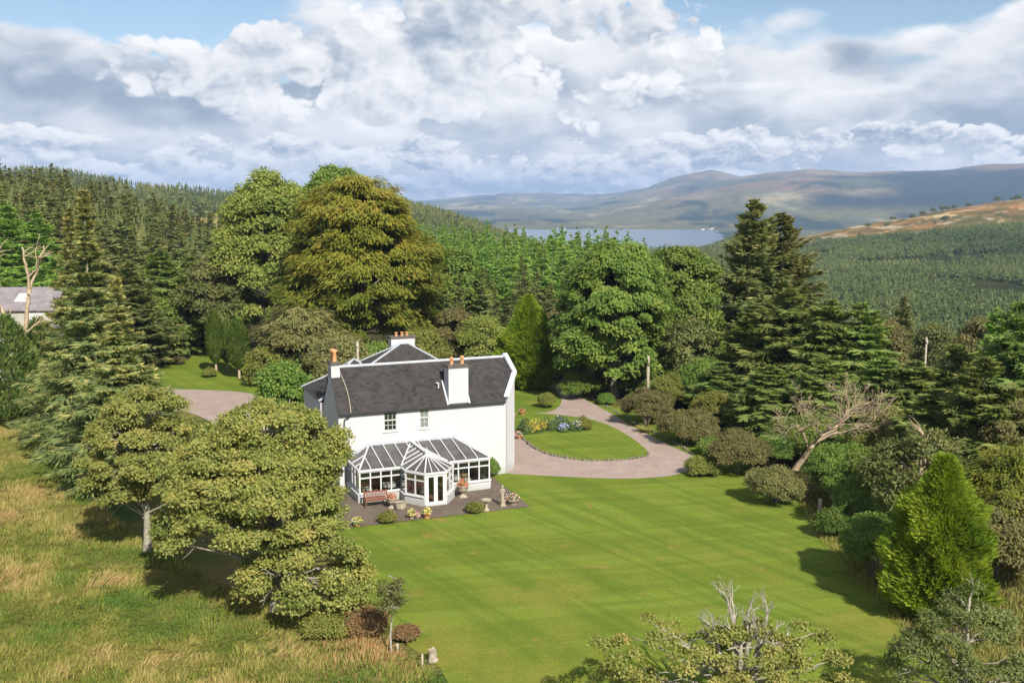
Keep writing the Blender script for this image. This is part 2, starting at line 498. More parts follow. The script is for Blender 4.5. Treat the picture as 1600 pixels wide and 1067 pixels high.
def lawn_extra(t, o, c):
    # mown swathes, worn straw-coloured patches, mossy places
    sp = t.new('ShaderNodeSeparateXYZ'); t.l.new(o, sp.inputs[0])
    a = R(12)
    q = t.m('ADD', t.m('MULTIPLY', sp.outputs[0], -math.sin(a)), t.m('MULTIPLY', sp.outputs[1], math.cos(a)))
    wob = t.noise(o, .25, 3, .5)
    q1 = t.m('ADD', t.m('MULTIPLY', sp.outputs[0], math.cos(a)), t.m('MULTIPLY', sp.outputs[1], math.sin(a)))
    st = t.m('MULTIPLY', t.m('SUBTRACT', t.noise(t.comb(t.m('MULTIPLY', q1, .05), q, 0), .75, 4, .6), .5), 5.0)
    c = t.mix(t.step(st, -.35, .45, 0, .75), c, (.180, .240, .030))
    q2 = t.m('ADD', t.m('MULTIPLY', sp.outputs[0], math.cos(R(35))), t.m('MULTIPLY', sp.outputs[1], math.sin(R(35))))
    q3 = t.m('ADD', t.m('MULTIPLY', sp.outputs[0], -math.sin(R(35))), t.m('MULTIPLY', sp.outputs[1], math.cos(R(35))))
    st2 = t.m('MULTIPLY', t.m('SUBTRACT', t.noise(t.comb(t.m('MULTIPLY', q3, .06), q2, 4), .9, 4, .6), .45), 5.0)
    c = t.mix(t.step(st2, .1, .7, 0, .55), c, (.080, .135, .014))
    p = t.noise(o, .16, 6, .62)
    near = t.step(sp.outputs[1], 40, 60, .09, .0)
    c = t.mix(t.step(t.m('ADD', p, near), .55, .75, 0, .65), c, (.24, .21, .040))
    p2 = t.noise(o, .5, 4, .6, .4)
    c = t.mix(t.step(p2, .60, .74, 0, .7), c, (.30, .19, .06))
    fine = t.noise(o, 9, 3, .6)
    return t.mix(t.step(fine, .3, .7, 0, .5), c, (.070, .098, .011))


M['lawn'] = ground_mat('mown_lawn', [(.33, (.105, .148, .015)), (.55, (.150, .190, .022)), (.72, (.195, .215, .031))], 2.6, .5, .05, lawn_extra)


def gravel_extra(t, o, c):
    v = t.new('ShaderNodeTexVoronoi'); t.l.new(o, v.inputs['Vector']); v.inputs['Scale'].default_value = 14
    c = t.mix(.25, c, v.outputs['Color'], 'SOFT_LIGHT')
    n = t.noise(o, .55, 6, .65)
    return t.mix(t.step(n, .60, .74, 0, .55), c, (.17, .15, .075))


M['gravel'] = ground_mat('pink_gravel', [(.3, (.25, .19, .155)), (.55, (.33, .26, .22)), (.75, (.40, .325, .275))], 6, .5, .03, gravel_extra)


def patio_extra(t, o, c):
    br = t.new('ShaderNodeTexBrick'); t.l.new(o, br.inputs['Vector'])
    for k, x in (('Scale', 1.0), ('Mortar Size', .012), ('Brick Width', .9), ('Row Height', .6)):
        br.inputs[k].default_value = x
    br.inputs['Color1'].default_value = (.8, .8, .8, 1); br.inputs['Color2'].default_value = (1, 1, 1, 1); br.inputs['Mortar'].default_value = (.6, .58, .5, 1)
    return t.mix(.8, c, br.outputs['Color'], 'MULTIPLY')


M['patio'] = ground_mat('stone_flags', [(.3, (.11, .085, .065)), (.55, (.16, .128, .10)), (.75, (.21, .172, .136))], 3, .3, .02, patio_extra)

# ---------------------------------------------------------------- terrain: one height field from the garden to the far mountains
nrng = np.random.default_rng(5)
_lat = nrng.random((256, 256)).astype(np.float32)


def vnoise(x, y):
    x = np.asarray(x, float); y = np.asarray(y, float)
    xi = np.floor(x).astype(int); yi = np.floor(y).astype(int)
    fx = x - xi; fy = y - yi; fx = fx * fx * (3 - 2 * fx); fy = fy * fy * (3 - 2 * fy)
    a = _lat[xi % 256, yi % 256]; b = _lat[(xi + 1) % 256, yi % 256]; c = _lat[xi % 256, (yi + 1) % 256]; d = _lat[(xi + 1) % 256, (yi + 1) % 256]
    return (a * (1 - fx) + b * fx) * (1 - fy) + (c * (1 - fx) + d * fx) * fy


def fbm(x, y, o=5, g=.5):
    s = 0; a = 1; t = 0
    for i in range(o):
        s = s + a * vnoise(x * 2 ** i + 17.3 * i, y * 2 ** i + 5.1 * i); t += a; a *= g
    return s / t


LOCH = -97.0
COLS = [
    (-800, [(0, 0), (60, .5), (100, 2), (140, 6), (200, 13), (330, 20), (700, 30), (1100, 55), (2000, 40), (2860, 0), (4000, -60), (7000, 0), (14000, 0)]),
    (0, [(0, 0), (70, 0), (100, .6), (140, 3), (180, 7), (240, 11.5), (330, ('y', 264, 14)), (450, 13), (700, 18), (1100, ('y', 265, 8)), (1700, 25), (2860, -20), (4000, -90), (9000, 0), (14000, 0)]),
    (100, [(0, 0), (70, 0), (100, .4), (140, 2.5), (180, 6), (240, 9), (330, ('y', 275, 14)), (450, 11), (700, 16), (1100, ('y', 262, 8)), (1700, 20), (2860, -20), (4000, -90), (9000, 0), (14000, 0)]),
    (200, [(0, 0), (80, 0), (100, .3), (140, 1.5), (180, 3.5), (240, 5.5), (330, ('y', 302, 14)), (450, 5), (700, 10), (1100, ('y', 282, 8)), (1700, 10), (2860, -30), (4000, -90), (9000, 0), (14000, 0)]),
    (290, [(0, 0), (90, 0), (140, 0), (180, .5), (240, 1.5), (330, ('y', 328, 14)), (450, 3), (600, 7), (1100, ('y', 287, 8)), (1700, 10), (2860, -40), (4000, -90), (9000, 20), (14000, 0)]),
    (350, [(0, 0), (100, 0), (140, -.8), (240, -1), (330, -3.5), (450, 4), (600, ('y', 340, 0)), (760, ('y', 326, 5)), (1100, ('y', 303, 8)), (1700, 0), (2860, -60), (4000, -95), (9000, 40), (14000, 0)]),
    (500, [(0, 0), (100, 0), (140, -1.5), (240, -4), (450, -5), (700, 0), (1100, ('y', 306, 8)), (1700, -10), (2860, -97), (4000, -97), (9000, 0), (12000, ('y', 312, 0)), (14000, 0)]),
    (620, [(0, 0), (110, 0), (140, -1), (240, -4), (330, -6), (450, -8), (900, ('y', 314, 6)), (1300, -10), (1900, -60), (2600, -102), (4000, -97), (9000, -20), (12000, ('y', 314, 0)), (14000, 0)]),
    (690, [(0, 0), (110, 0), (140, -1), (240, -4), (330, -6.5), (450, -10), (900, ('y', 331, 6)), (1300, -25), (1900, -75), (2600, -102), (4000, -97), (9000, -20), (12000, ('y', 309, 0)), (14000, 0)]),
    (750, [(0, 0), (110, 0), (140, -1), (240, -3.5), (330, -6.5), (450, -11), (900, ('y', 352, 6)), (1300, -40), (1900, -85), (2600, -103), (4000, -97), (8000, -20), (12000, ('y', 304, 0)), (14000, 0)]),
    (900, [(0, 0), (110, 0), (140, -1.5), (240, -4), (330, -8), (450, -14), (700, -28), (1000, -42), (1400, -60), (1900, -88), (2600, -104), (4000, -97), (4400, ('y', 353, 0)), (5600, ('y', 334, 0)), (7000, ('y', 330, 0)), (9000, ('y', 320, 0)), (12000, ('y', 300, 0)), (14000, 0)]),
    (1000, [(0, 0), (100, 0), (140, -2.5), (240, -7), (330, -12), (450, -18), (700, -30), (1000, -43), (1400, -60), (1900, -88), (2600, -104), (4000, -97), (4400, ('y', 349, 0)), (5600, ('y', 320, 0)), (7000, ('y', 312, 0)), (9000, ('y', 297, 0)), (12000, ('y', 302, 0)), (14000, 0)]),
    (1035, [(0, 0), (100, -.3), (140, -3), (240, -8), (330, -13), (450, -19), (700, -30), (1000, -43), (1400, -60), (1900, -88), (2600, -104), (4000, -97), (4400, ('y', 347, 0)), (5600, ('y', 312, 0)), (7000, ('y', 305, 0)), (9000, ('y', 283, 0)), (12000, ('y', 305, 0)), (14000, 0)]),
    (1060, [(0, 0), (100, -.5), (140, -3), (240, -9), (330, -13), (450, -19), (700, -30), (1000, -43), (1400, -60), (1900, -88), (2600, -104), (4000, -97), (4400, ('y', 346, 0)), (5600, ('y', 308, 0)), (7000, ('y', 300, 0)), (9000, ('y', 275, 0)), (12000, ('y', 305, 0)), (14000, 0)]),
    (1105, [(0, 0), (90, -.5), (140, -4), (240, -11), (330, -15), (450, -20), (700, -30), (1000, -40), (1400, -56), (1900, -88), (2600, -104), (4000, -97), (4400, ('y', 344, 0)), (5600, ('y', 300, 0)), (7000, ('y', 293, 0)), (9000, ('y', 266, 0)), (12000, 0), (14000, 0)]),
    (1150, [(0, 0), (80, -.5), (140, -5), (240, -14), (330, -19), (450, -24), (700, -29), (1000, -38), (1300, ('y', 376, 0)), (1900, -85), (2600, -93), (4000, -91), (4400, ('y', 342, 0)), (5600, ('y', 292, 0)), (7000, ('y', 284, 0)), (9000, ('y', 277, 0)), (12000, 0), (14000, 0)]),
    (1250, [(0, 0), (70, 0), (100, -2), (140, -7), (240, -20), (373, -27), (700, -27), (1000, ('y', 380, 3)), (1300, ('y', 369, 0)), (1700, -60), (2300, -90), (2860, -92), (4000, -91), (4400, ('y', 338, 0)), (5600, ('y', 287, 0)), (7000, ('y', 264, 0)), (9000, ('y', 280, 0)), (14000, 0)]),
    (1330, [(0, 0), (66, 0), (100, -3), (140, -8), (240, -21), (373, -27), (700, -26), (1000, ('y', 370, 4)), (1300, ('y', 352, 0)), (1700, -50), (2300, -90), (2860, -92), (4000, -91), (4400, ('y', 337, 0)), (5600, ('y', 285, 0)), (7000, ('y', 266, 0)), (9000, ('y', 280, 0)), (14000, 0)]),
    (1450, [(0, 0), (60, 0), (100, -4), (140, -9), (240, -22), (373, -27), (700, -25), (1000, ('y', 358, 5)), (1350, ('y', 327, 0)), (1750, -20), (2300, -80), (2860, -92), (4000, -91), (4400, ('y', 335, 0)), (5600, ('y', 283, 0)), (7000, ('y', 260, 0)), (9000, ('y', 270, 0)), (14000, 0)]),
    (1600, [(0, 0), (50, 0), (66, -1.5), (100, -6), (140, -11), (240, -22), (373, -27), (700, -24), (1000, ('y', 348, 5)), (1400, ('y', 305, 0)), (1800, 0), (2300, -60), (2860, -97), (4000, -90), (4400, ('y', 333, 0)), (5600, ('y', 280, 0)), (7000, ('y', 251, 0)), (9000, ('y', 262, 0)), (14000, 0)]),
    (2500, [(0, 0), (50, -1), (100, -8), (140, -12), (240, -22), (373, -26), (700, -15), (1000, 10), (1400, 40), (2000, 20), (2860, -60), (4000, -60), (5600, 100), (7000, 280), (9000, 200), (14000, 0)]),
]
NL = 460
LD = np.linspace(math.log(12), math.log(14000), NL); DG = np.exp(LD)
AZ0, AZ1, NA = R(-42), R(42), 900
AG = np.linspace(AZ0, AZ1, NA)
_prof, _ca = [], []
for px, pts in COLS:
    dd = np.log([max(p[0], 5) for p in pts])
    zz = [Yz(px, p[1][1], p[0]) - p[1][2] if isinstance(p[1], tuple) else p[1] for p in pts]
    _prof.append(np.interp(LD, dd, zz)); _ca.append(azm(px))
_prof = np.array(_prof)
HG = np.array([np.interp(AG, _ca, _prof[:, j]) for j in range(NL)]).T       # (az, dist)


def blur(a, k, ax):
    ker = np.ones(k) / k
    pad = [(0, 0), (0, 0)]; pad[ax] = (k // 2, k // 2)
    b = np.pad(a, pad, mode='edge')
    return np.apply_along_axis(lambda v: np.convolve(v, ker, 'valid'), ax, b)


for _ in range(2):
    HB = blur(blur(HG, 7, 1), 15, 0); HS = blur(blur(HG, 3, 1), 3, 0)
    _w = np.clip((DG - 3000) / 1200, 0, 1)[None]; HG = HB * (1 - _w) + HS * _w
XX = DG[None] * np.sin(AG)[:, None]; YY = DG[None] * np.cos(AG)[:, None]
_far = np.clip((DG - 150) / 900, 0, 1)[None]
_mt = np.clip((DG - 3900) / 900, 0, 1)[None]
HG = HG + (fbm(XX / 60 + 9, YY / 60, 4) - .5) * 5 * _far * (1 - _mt)
HG = HG + (fbm(XX / 900 + 40, YY / 900, 6, .52) - .5) * 75 * _mt + (.5 - np.abs(fbm(XX / 420 + 3, YY / 900 + 7, 4) - .5) * 2) * -26 * _mt
HG = np.where((DG[None] > 2700) & (DG[None] < 4100), np.minimum(HG, np.where(HG < LOCH + 1.5, LOCH - 4, HG)), HG)
# rough ground near by, level garden
_gx = np.clip((np.abs(XX + 8) - 34) / 14, 0, 1); _gy = np.clip((YY - 118) / 18, 0, 1)
_g = np.maximum(_gx, _gy); _g = _g * _g * (3 - 2 * _g)
HG = HG * np.maximum(_g, 0) + (fbm(XX / 9, YY / 9, 4) - .5) * .9 * _g


def hgt(x, y):
    x = np.asarray(x, float); y = np.asarray(y, float)
    d = np.clip(np.hypot(x, y), 12.1, 13900); a = np.clip(np.arctan2(x, y), AZ0 + 1e-4, AZ1 - 1e-4)
    i = (a - AZ0) / (AZ1 - AZ0) * (NA - 1); j = (np.log(d) - LD[0]) / (LD[-1] - LD[0]) * (NL - 1)
    i0 = i.astype(int); j0 = j.astype(int); fi = i - i0; fj = j - j0
    return (HG[i0, j0] * (1 - fi) + HG[i0 + 1, j0] * fi) * (1 - fj) + (HG[i0, j0 + 1] * (1 - fi) + HG[i0 + 1, j0 + 1] * fi) * fj


def at(px, d, py=480):
    a = azm(px, py); x, y = d * math.sin(a), d * math.cos(a)
    return x, y, float(hgt(x, y))


# what covers the ground, as colours, painted cloud shadow on the far hills included
def cover():
    D = np.broadcast_to(DG[None], XX.shape)
    col = np.zeros(XX.shape + (3,), np.float32)

    def lay(mask, c):
        m = np.clip(mask, 0, 1)[..., None]
        col[:] = col * (1 - m) + np.array(c, np.float32) * m
    lay(np.ones_like(XX), (.165, .155, .042))
    n1 = fbm(XX / 7, YY / 7, 4); n2 = fbm(XX / 3 + 50, YY / 3, 3)
    lay((n1 - .48) * 6, (.20, .165, .06)); lay((n2 - .58) * 6, (.075, .115, .024))
    PX = 800 + FPX * np.tan(AG)[:, None] * 1.01 + 0 * XX
    wood = np.clip((D - 112) / 14, 0, 1) + np.clip((PX - 1290 - (D - 60) * -9) / 40, 0, 1) * (D > 48)
    lay(wood, (.060, .056, .024))
    lay(np.clip((D - 210) / 30, 0, 1) * np.clip((PX - 1150) / 60, 0, 1), (.040, .048, .018))
    pale = np.clip(1 - np.abs(D - 560) / 120, 0, 1) * 3 * np.clip((PX - 290) / 20, 0, 1) * np.clip((410 - PX) / 20, 0, 1)
    lay(pale, (.33, .26, .10))
    # a bracken hill with tracks and bare rock to the right
    bh = np.clip((D - 960 - (fbm(XX / 90, YY / 90, 3) - .5) * 160) / 40, 0, 1) * np.clip((2500 - D) / 300, 0, 1) * np.clip((PX - 1080) / 30, 0, 1)
    nb = fbm(XX / 55, YY / 55, 5, .6); nb2 = fbm(XX / 22 + 31, YY / 60 + 8, 4, .6)
    lay(bh, (.30, .165, .060)); lay(bh * (nb - .53) * 6, (.40, .26, .12)); lay(bh * (.46 - nb) * 9, (.15, .125, .045)); lay(bh * (fbm(XX / 16 + 3, YY / 40, 4, .6) - .56) * 9, (.13, .12, .045)); lay(bh * np.clip(1 - np.abs(D - 1120 - (PX - 1400) * .9 - 40 * np.sin(PX / 45)) / 9, 0, 1), (.58, .44, .30)); lay(bh * (nb2 - .60) * 9, (.60, .47, .32))
    lay(np.clip((D - 1000) / 300, 0, 1) * np.clip((1080 - PX) / 30, 0, 1) * np.clip((PX - 640) / 60, 0, 1), (.05, .06, .02))
    hill = np.clip((D - 600) / 200, 0, 1) * np.clip((800 - PX) / 60, 0, 1) * (D < 3000)
    lay(hill * (fbm(XX / 120, YY / 120, 4) - .38) * 6, (.15, .135, .055))
    fl = np.clip((PX - 1090) / 30, 0, 1) * np.clip((D - 1900) / 200, 0, 1)
    lay(fl, (.12, .13, .05)); lay(fl * (fbm(XX / 160, YY / 260, 4) - .45) * 8, (.03, .05, .022))
    # the far side of the loch: pasture and plantations low down, moor above
    fs = np.clip((D - 3950) / 30, 0, 1)
    hz = (HG - LOCH) / 330
    nf = fbm(XX / 480 + 2, YY / 900, 5, .55); nf2 = fbm(XX / 230 + 8, YY / 500 + 3, 4, .6)
    lay(fs, (.15, .135, .055))
    lay(fs * (hz - .30 + (nf - .5) * .9) * 9, (.20, .135, .080))
    lay(fs * (nf - .50) * 9 * (hz < .85), (.10, .105, .045))
    lay(fs * (nf2 - .57) * 12 * np.clip((.8 - hz) * 5, 0, 1), (.016, .034, .016))
    lay(fs * (.36 - nf2) * 14 * np.clip((.5 - hz) * 8, 0, 1), (.33, .28, .16))
    lay(fs * (fbm(XX / 330 + 70, YY / 600 + 9, 4, .55) - .58) * 12 * (hz > .3), (.26, .20, .13))
    cloud_shade = np.clip((fbm(XX / 800 + 14, YY / 1500 + 4, 4, .5) - .49) * 11, 0, 1) * np.clip((PX - 1230) / 60, 0, 1) * np.clip((hz - .18) * 9, 0, 1) * np.clip((1.02 - hz) * 6, 0, 1)  # dark conifer tone painted on the right-hand hills in place of cloud shadow
    lay(fs * cloud_shade, (.010, .022, .014))
    return col


def terrain_material():
    m, t, b = principled('terrain')
    at_ = t.new('ShaderNodeAttribute', attribute_name='cover')
    tc = t.new('ShaderNodeTexCoord'); o = tc.outputs['Object']
    f1 = t.noise(o, .9, 8, .7); f2 = t.noise(o, .02, 8, .7)
    c = t.mix(t.step(f1, .3, .7, 0, .55), at_.outputs['Color'], t.mix(1.0, at_.outputs['Color'], (.55, .62, .5), 'MULTIPLY'))
    c = t.mix(t.step(f2, .42, .58, 0, .75), c, t.mix(1.0, c, (.50, .62, .52), 'MULTIPLY'))
    f3 = t.noise(o, .0055, 9, .68, .4)
    c = t.mix(t.step(f3, .40, .64, 0, .6), c, t.mix(1.0, c, (1.5, 1.25, 1.05), 'MULTIPLY'))
    t.put(b.inputs['Base Color'], c); b.inputs['Roughness'].default_value = .95; b.inputs['Specular IOR Level'].default_value = .05
    b1 = t.new('ShaderNodeBump'); t.put(b1.inputs['Height'], f2); b1.inputs['Strength'].default_value = .6; b1.inputs['Distance'].default_value = 16
    b2 = t.new('ShaderNodeBump'); t.put(b2.inputs['Height'], f1); b2.inputs['Strength'].default_value = .5; b2.inputs['Distance'].default_value = .3
    t.l.new(b1.outputs[0], b2.inputs['Normal']); t.l.new(b2.outputs[0], b.inputs['Normal'])
    return m


MT = terrain_material()
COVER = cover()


def terrain(name, j0, j1):
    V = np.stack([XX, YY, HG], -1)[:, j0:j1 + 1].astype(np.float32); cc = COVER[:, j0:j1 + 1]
    na, nl = V.shape[:2]
    i, j = np.meshgrid(np.arange(na - 1), np.arange(nl - 1), indexing='ij')
    a = (i * nl + j).ravel()
    q = np.stack([a, a + nl, a + nl + 1, a + 1], 1)[:, ::-1]
    g = Geo(); g.add(V.reshape(-1, 3), q)
    o = g.obj(name, MT, smooth=True)
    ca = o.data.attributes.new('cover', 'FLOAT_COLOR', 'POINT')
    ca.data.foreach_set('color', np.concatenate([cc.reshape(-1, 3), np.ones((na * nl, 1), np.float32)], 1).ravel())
    return tag(o, kind='structure')


jb = int(np.searchsorted(DG, 2750))
terrain('ground', 0, jb)
terrain('hills', jb, NL - 1)
# ground under and behind the camera
rr = 12.0
a_ = np.linspace(AZ1, 2 * math.pi + AZ0, 60)
gv = [(0, 0, 0)] + [(12 * math.sin(a), 12 * math.cos(a), 0) for a in np.linspace(AZ0, AZ1, 40)] + [(r_ * math.sin(a), r_ * math.cos(a), 0) for r_ in (12, 400) for a in a_]
gf = [(0, k + 1, k) for k in range(1, 40)]
o2 = 41
gf += [(0, o2 + k + 1, o2 + k) for k in range(59)] + [(o2 + k, o2 + k + 1, o2 + 60 + k + 1, o2 + 60 + k) for k in range(59)]
tag(poly('ground_behind', gv, gf, ground_mat('rough_pasture', [(.35, (.10, .11, .03)), (.65, (.19, .16, .06))], 1.5)), kind='structure')

# loch
wm, wt, wb = principled('loch_water')
wb.inputs['Base Color'].default_value = (.05, .075, .11, 1); wb.inputs['Roughness'].default_value = .22
wtc = wt.new('ShaderNodeTexCoord')
wt.put(wb.inputs['Normal'], wt.bump(wt.noise(wtc.outputs['Object'], .02, 6, .6), .5, 3))
tag(poly('loch_water', [(-2600, 2000, LOCH), (470, 2000, LOCH), (1010, 4600, LOCH), (-2600, 4600, LOCH)], [(0, 1, 2, 3)], wm), kind='structure')


# ---------------------------------------------------------------- garden sheets (drawn in photo pixels, laid on level ground)
def smooth_loop(p, n=6, closed=True):
    p = np.array(p, float); N = len(p); out = []
    for i in range(N if closed else N - 1):
        a, b, c, d = (p[(i + k) % N] if closed else p[min(max(i + k, 0), N - 1)] for k in (-1, 0, 1, 2))
        for t in np.arange(n) / n:
            out.append(.5 * (2 * b + (c - a) * t + (2 * a - 5 * b + 4 * c - d) * t * t + (3 * b - 3 * c + d - a) * t ** 3))
    if not closed: out.append(p[-1])
    return np.array(out)


def sheet(name, pts, z, mat, smooth=0, depth=0.0):
    p = np.array(pts, float)
    if smooth: p = smooth_loop(p, smooth)
    if (np.roll(p[:, 0], -1) * p[:, 1] - p[:, 0] * np.roll(p[:, 1], -1)).sum() > 0: p = p[::-1]
    p = p[::-1] if False else p
    n = len(p)
    area = (p[:, 0] * np.roll(p[:, 1], -1) - np.roll(p[:, 0], -1) * p[:, 1]).sum()
    if area < 0: p = p[::-1]
    v = [(x, y, z) for x, y in p]; f = [tuple(range(n))]
    if depth:
        v += [(x, y, z - depth) for x, y in p]
        f += [(i + n, (i + 1) % n + n, (i + 1) % n, i) for i in range(n)]
    return tag(poly(name, v, f, mat), kind='structure')


gp = lambda L: [G(*q)[:2] for q in L]
LAWN = gp([(468, 770), (520, 830), (566, 905), (590, 960), (640, 1010), (700, 1067)]) + [(-2, 30), (14, 30)] + gp([(1560, 1075), (1440, 1000), (1390, 935), (1330, 875), (1290, 830), (1262, 780), (1225, 752), (1170, 725), (1090, 690), (1010, 655), (930, 625), (860, 606), (790, 606), (700, 640), (560, 700)])
sheet('lawn', LAWN, .02, M['lawn'], 4)
sheet('rear_lawn', gp([(210, 605), (232, 575), (250, 556), (300, 548), (420, 556), (470, 575), (480, 600), (420, 616), (300, 612)]), .02, M['lawn'], 4)
sheet('drive_verge', gp([(790, 640), (800, 606), (850, 606), (872, 612), (876, 632), (850, 645)]), .035, M['lawn'], 4)
DRIVE = [(-.3, 71.9), (-.2, 74), (-1, 78), (-2, 84), (-2, 92)] + gp([(812, 646), (845, 640), (868, 632), (872, 622), (856, 610), (836, 602), (870, 604), (905, 620), (940, 638), (985, 664), (1030, 688), (1068, 706), (1086, 716), (1080, 733), (1050, 743), (1010, 747), (960, 748), (880, 745), (800, 740.5)])
sheet('gravel_drive', DRIVE, .03, M['gravel'], 4)
ISL = gp([(806, 648), (826, 646), (880, 650), (916, 655), (950, 665), (985, 684), (1012, 706), (1006, 714), (960, 719), (910, 719), (862, 711), (835, 700), (818, 687), (806, 678)])
sheet('island_lawn', ISL, .08, M['lawn'], 4, .08)
sheet('side_track', gp([(-60, 606), (60, 600), (180, 606), (260, 608), (330, 610), (395, 616), (440, 640), (470, 690), (520, 720), (520, 745), (450, 745), (380, 700), (330, 660), (270, 640), (140, 632), (-60, 622)]), .03, M['gravel'], 4)

# ---------------------------------------------------------------- the house
HA = R(22.5); HL = (-11.58, 66.95)
hc, hs = math.cos(HA), math.sin(HA)


def HW(x, y, z=0.0):                    # house frame -> world
    return (HL[0] + hc * x - hs * y, HL[1] + hs * x + hc * y, z)


house = empty('house', (*HL, 0), HA, 'white two storey country house with dark slate roofs', 'house')
EV, RZ, DP = 5.39, 8.05, 4.48
SL = (RZ - EV) / (DP / 2)
WX = 12.04
Bx, By, Cx = 13.25, 1.26, 12.9


def holes_wall(x0, x1, z0, z1, holes, depth):
    """front wall in the plane y = 0 with reveals round the openings"""
    xs = sorted({x0, x1, *[h[0] for h in holes], *[h[1] for h in holes]}); zs = sorted({z0, z1, *[h[2] for h in holes], *[h[3] for h in holes]})
    v, f = [], []

    def q(*p):
        n = len(v); v.extend(p); f.append(tuple(range(n, n + 4)))
    for a, b in zip(xs, xs[1:]):
        for c, d in zip(zs, zs[1:]):
            mx_, mz = (a + b) / 2, (c + d) / 2
            if any(h[0] < mx_ < h[1] and h[2] < mz < h[3] for h in holes): continue
            q((a, 0, c), (b, 0, c), (b, 0, d), (a, 0, d))
    for a, b, c, d in holes:
        q((a, 0, c), (a, depth, c), (b, depth, c), (b, 0, c)); q((a, 0, d), (b, 0, d), (b, depth, d), (a, depth, d))
        q((a, 0, c), (a, 0, d), (a, depth, d), (a, depth, c)); q((b, 0, c), (b, depth, c), (b, depth, d), (b, 0, d))
    return v, f


WINS = [(3.12, 4.03, 3.88, 5.34, 3), (5.66, 6.32, 3.86, 5.32, 2)]
v, f = holes_wall(0, WX, 0, EV, [wn[:4] for wn in WINS], .16)


def addp(*p):
    n = len(v); v.extend(p); f.append(tuple(range(n, n + len(p))))


addp((0, DP, 0), (0, 0, 0), (0, 0, EV), (0, DP / 2, RZ - .03), (0, DP, EV))                       # left gable
zB = EV + SL * By
addp((WX, 0, 0), (Bx, By, 0), (Bx, By, zB + .12), (WX, 0, EV + .12))                              # canted right end
addp((Bx, By, 0), (Cx, DP / 2, 0), (Cx, DP / 2, RZ + .12), (Bx, By, zB + .12))
addp((Cx, DP / 2, 0), (12.5, DP, 0), (12.5, DP, EV + .12), (Cx, DP / 2, RZ + .12))
addp((12.5, DP, 0), (0, DP, 0), (0, DP, EV), (12.5, DP, EV))
poly('wall', v, f, M['white_wall'], house)
for a, b, c, d, nx in WINS:
    zm = (c + d) / 2
    g = Geo()
    g.box(a, b, .05, .12, c, c + .07); g.box(a, b, .05, .12, d - .05, d); g.box(a, a + .06, .05, .12, c + .07, d - .05); g.box(b - .06, b, .05, .12, c + .07, d - .05)
    g.box(a + .06, b - .06, .045, .11, zm - .035, zm + .035)
    for k in range(1, nx):
        x = a + (b - a) * k / nx
        g.box(x - .014, x + .014, .06, .10, c + .07, zm - .035); g.box(x - .014, x + .014, .06, .10, zm + .035, d - .05)
    for z in ((c + .07 + zm - .035) / 2, (d - .05 + zm + .035) / 2):
        g.box(a + .06, b - .06, .062, .098, z - .014, z + .014)
    wn = g.obj('window', M['white_paint'], house)
    p = Geo(); p.box(a + .05, b - .05, .08, .088, c + .06, d - .04); p.obj('pane', M['glass'], wn)
    p = Geo()
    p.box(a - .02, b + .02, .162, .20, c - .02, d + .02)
    if nx == 2:
        q_ = Geo()
        for k in range(14):
            x = a + (b - a) * k / 13; q_.box(x - .03, x + .03, .13 + .012 * (k % 2), .15, c, d)
        q_.obj('curtain', flat('net_curtain', (.55, .60, .60), .9, .1, 8), wn)
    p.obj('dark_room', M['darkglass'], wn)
    p = Geo(); p.box(a - .08, b + .08, -.07, .05, c - .09, c); p.obj('sill', M['white_paint'], wn)


def thick(verts, down=.10):
    n = len(verts)
    vv = list(verts) + [(x, y, z - down) for x, y, z in verts]
    return vv, [tuple(range(n)), tuple(range(2 * n - 1, n - 1, -1))] + [(i + n, (i + 1) % n + n, (i + 1) % n, i) for i in range(n)]


rz = lambda y: EV + SL * y + .06
vv, ff = thick([(-.04, -.14, rz(-.14)), (WX - .03, -.14, rz(-.14)), (WX + .04, .05, rz(.05)), (Bx - .12, By, rz(By)), (Cx - .12, DP / 2, rz(DP / 2)), (-.04, DP / 2, rz(DP / 2))])
roof = poly('roof', vv, ff, M['slate'], house)
vv, ff = thick([(-.04, DP / 2 + .003, rz(DP / 2)), (Cx - .13, DP / 2 + .003, rz(DP / 2)), (12.4, DP + .1, rz(-.1)), (-.04, DP + .1, rz(-.1))])
poly('roof', vv, ff, M['slate'], house)
g = Geo(); g.tube([(-.05, DP / 2, RZ + .09), (Cx - .1, DP / 2, RZ + .09)], .10, 8); g.obj('ridge', M['lead'], roof)
g = Geo()
for a, b in (((WX + .0, -.1, EV + .19), (Bx, By, zB + .25)), ((Bx, By, zB + .25), (Cx, DP / 2, RZ + .28)), ((Cx, DP / 2, RZ + .28), (12.5, DP + .1, EV + .2))):
    g.bar(a, b, .34, .14)
g.obj('coping', flat('painted_coping', (.52, .56, .62), .7, .12, 3), house)
g = Geo(); P = [(.85 + .12 * math.sin(y * 1.7) - .10 * y, y, rz(y) + .015) for y in np.linspace(-.1, 2.2, 12)]
g.tube(P, .028, 5); g.obj('mortar_line', M['stone'], roof)
g = Geo(); g.tube([(7.3, .82, rz(.82)), (7.3, .80, rz(.8) + .42)], .05, 8); g.tube([(7.3, .80, rz(.8) + .36), (7.12, .80, rz(.8) + .44)], .04, 6)
g.obj('soil_vent', M['white_paint'], roof)
g = Geo(); g.box(-.02, WX - .1, -.23, -.13, EV - .19, EV - .10); g.obj('gutter', M['black'], house)
g = Geo(); g.tube([(.75, -.18, EV - .16), (.72, -.14, EV - .3), (.40, -.07, EV - .48), (.37, -.07, EV - .7), (.37, -.07, .05)], .045, 8); g.obj('downpipe', M['black'], house)
g = Geo(); g.tube([(12.14, .02, EV + .1), (12.14, .02, .02)], .02, 5); g.obj('cable', M['lead'], house)


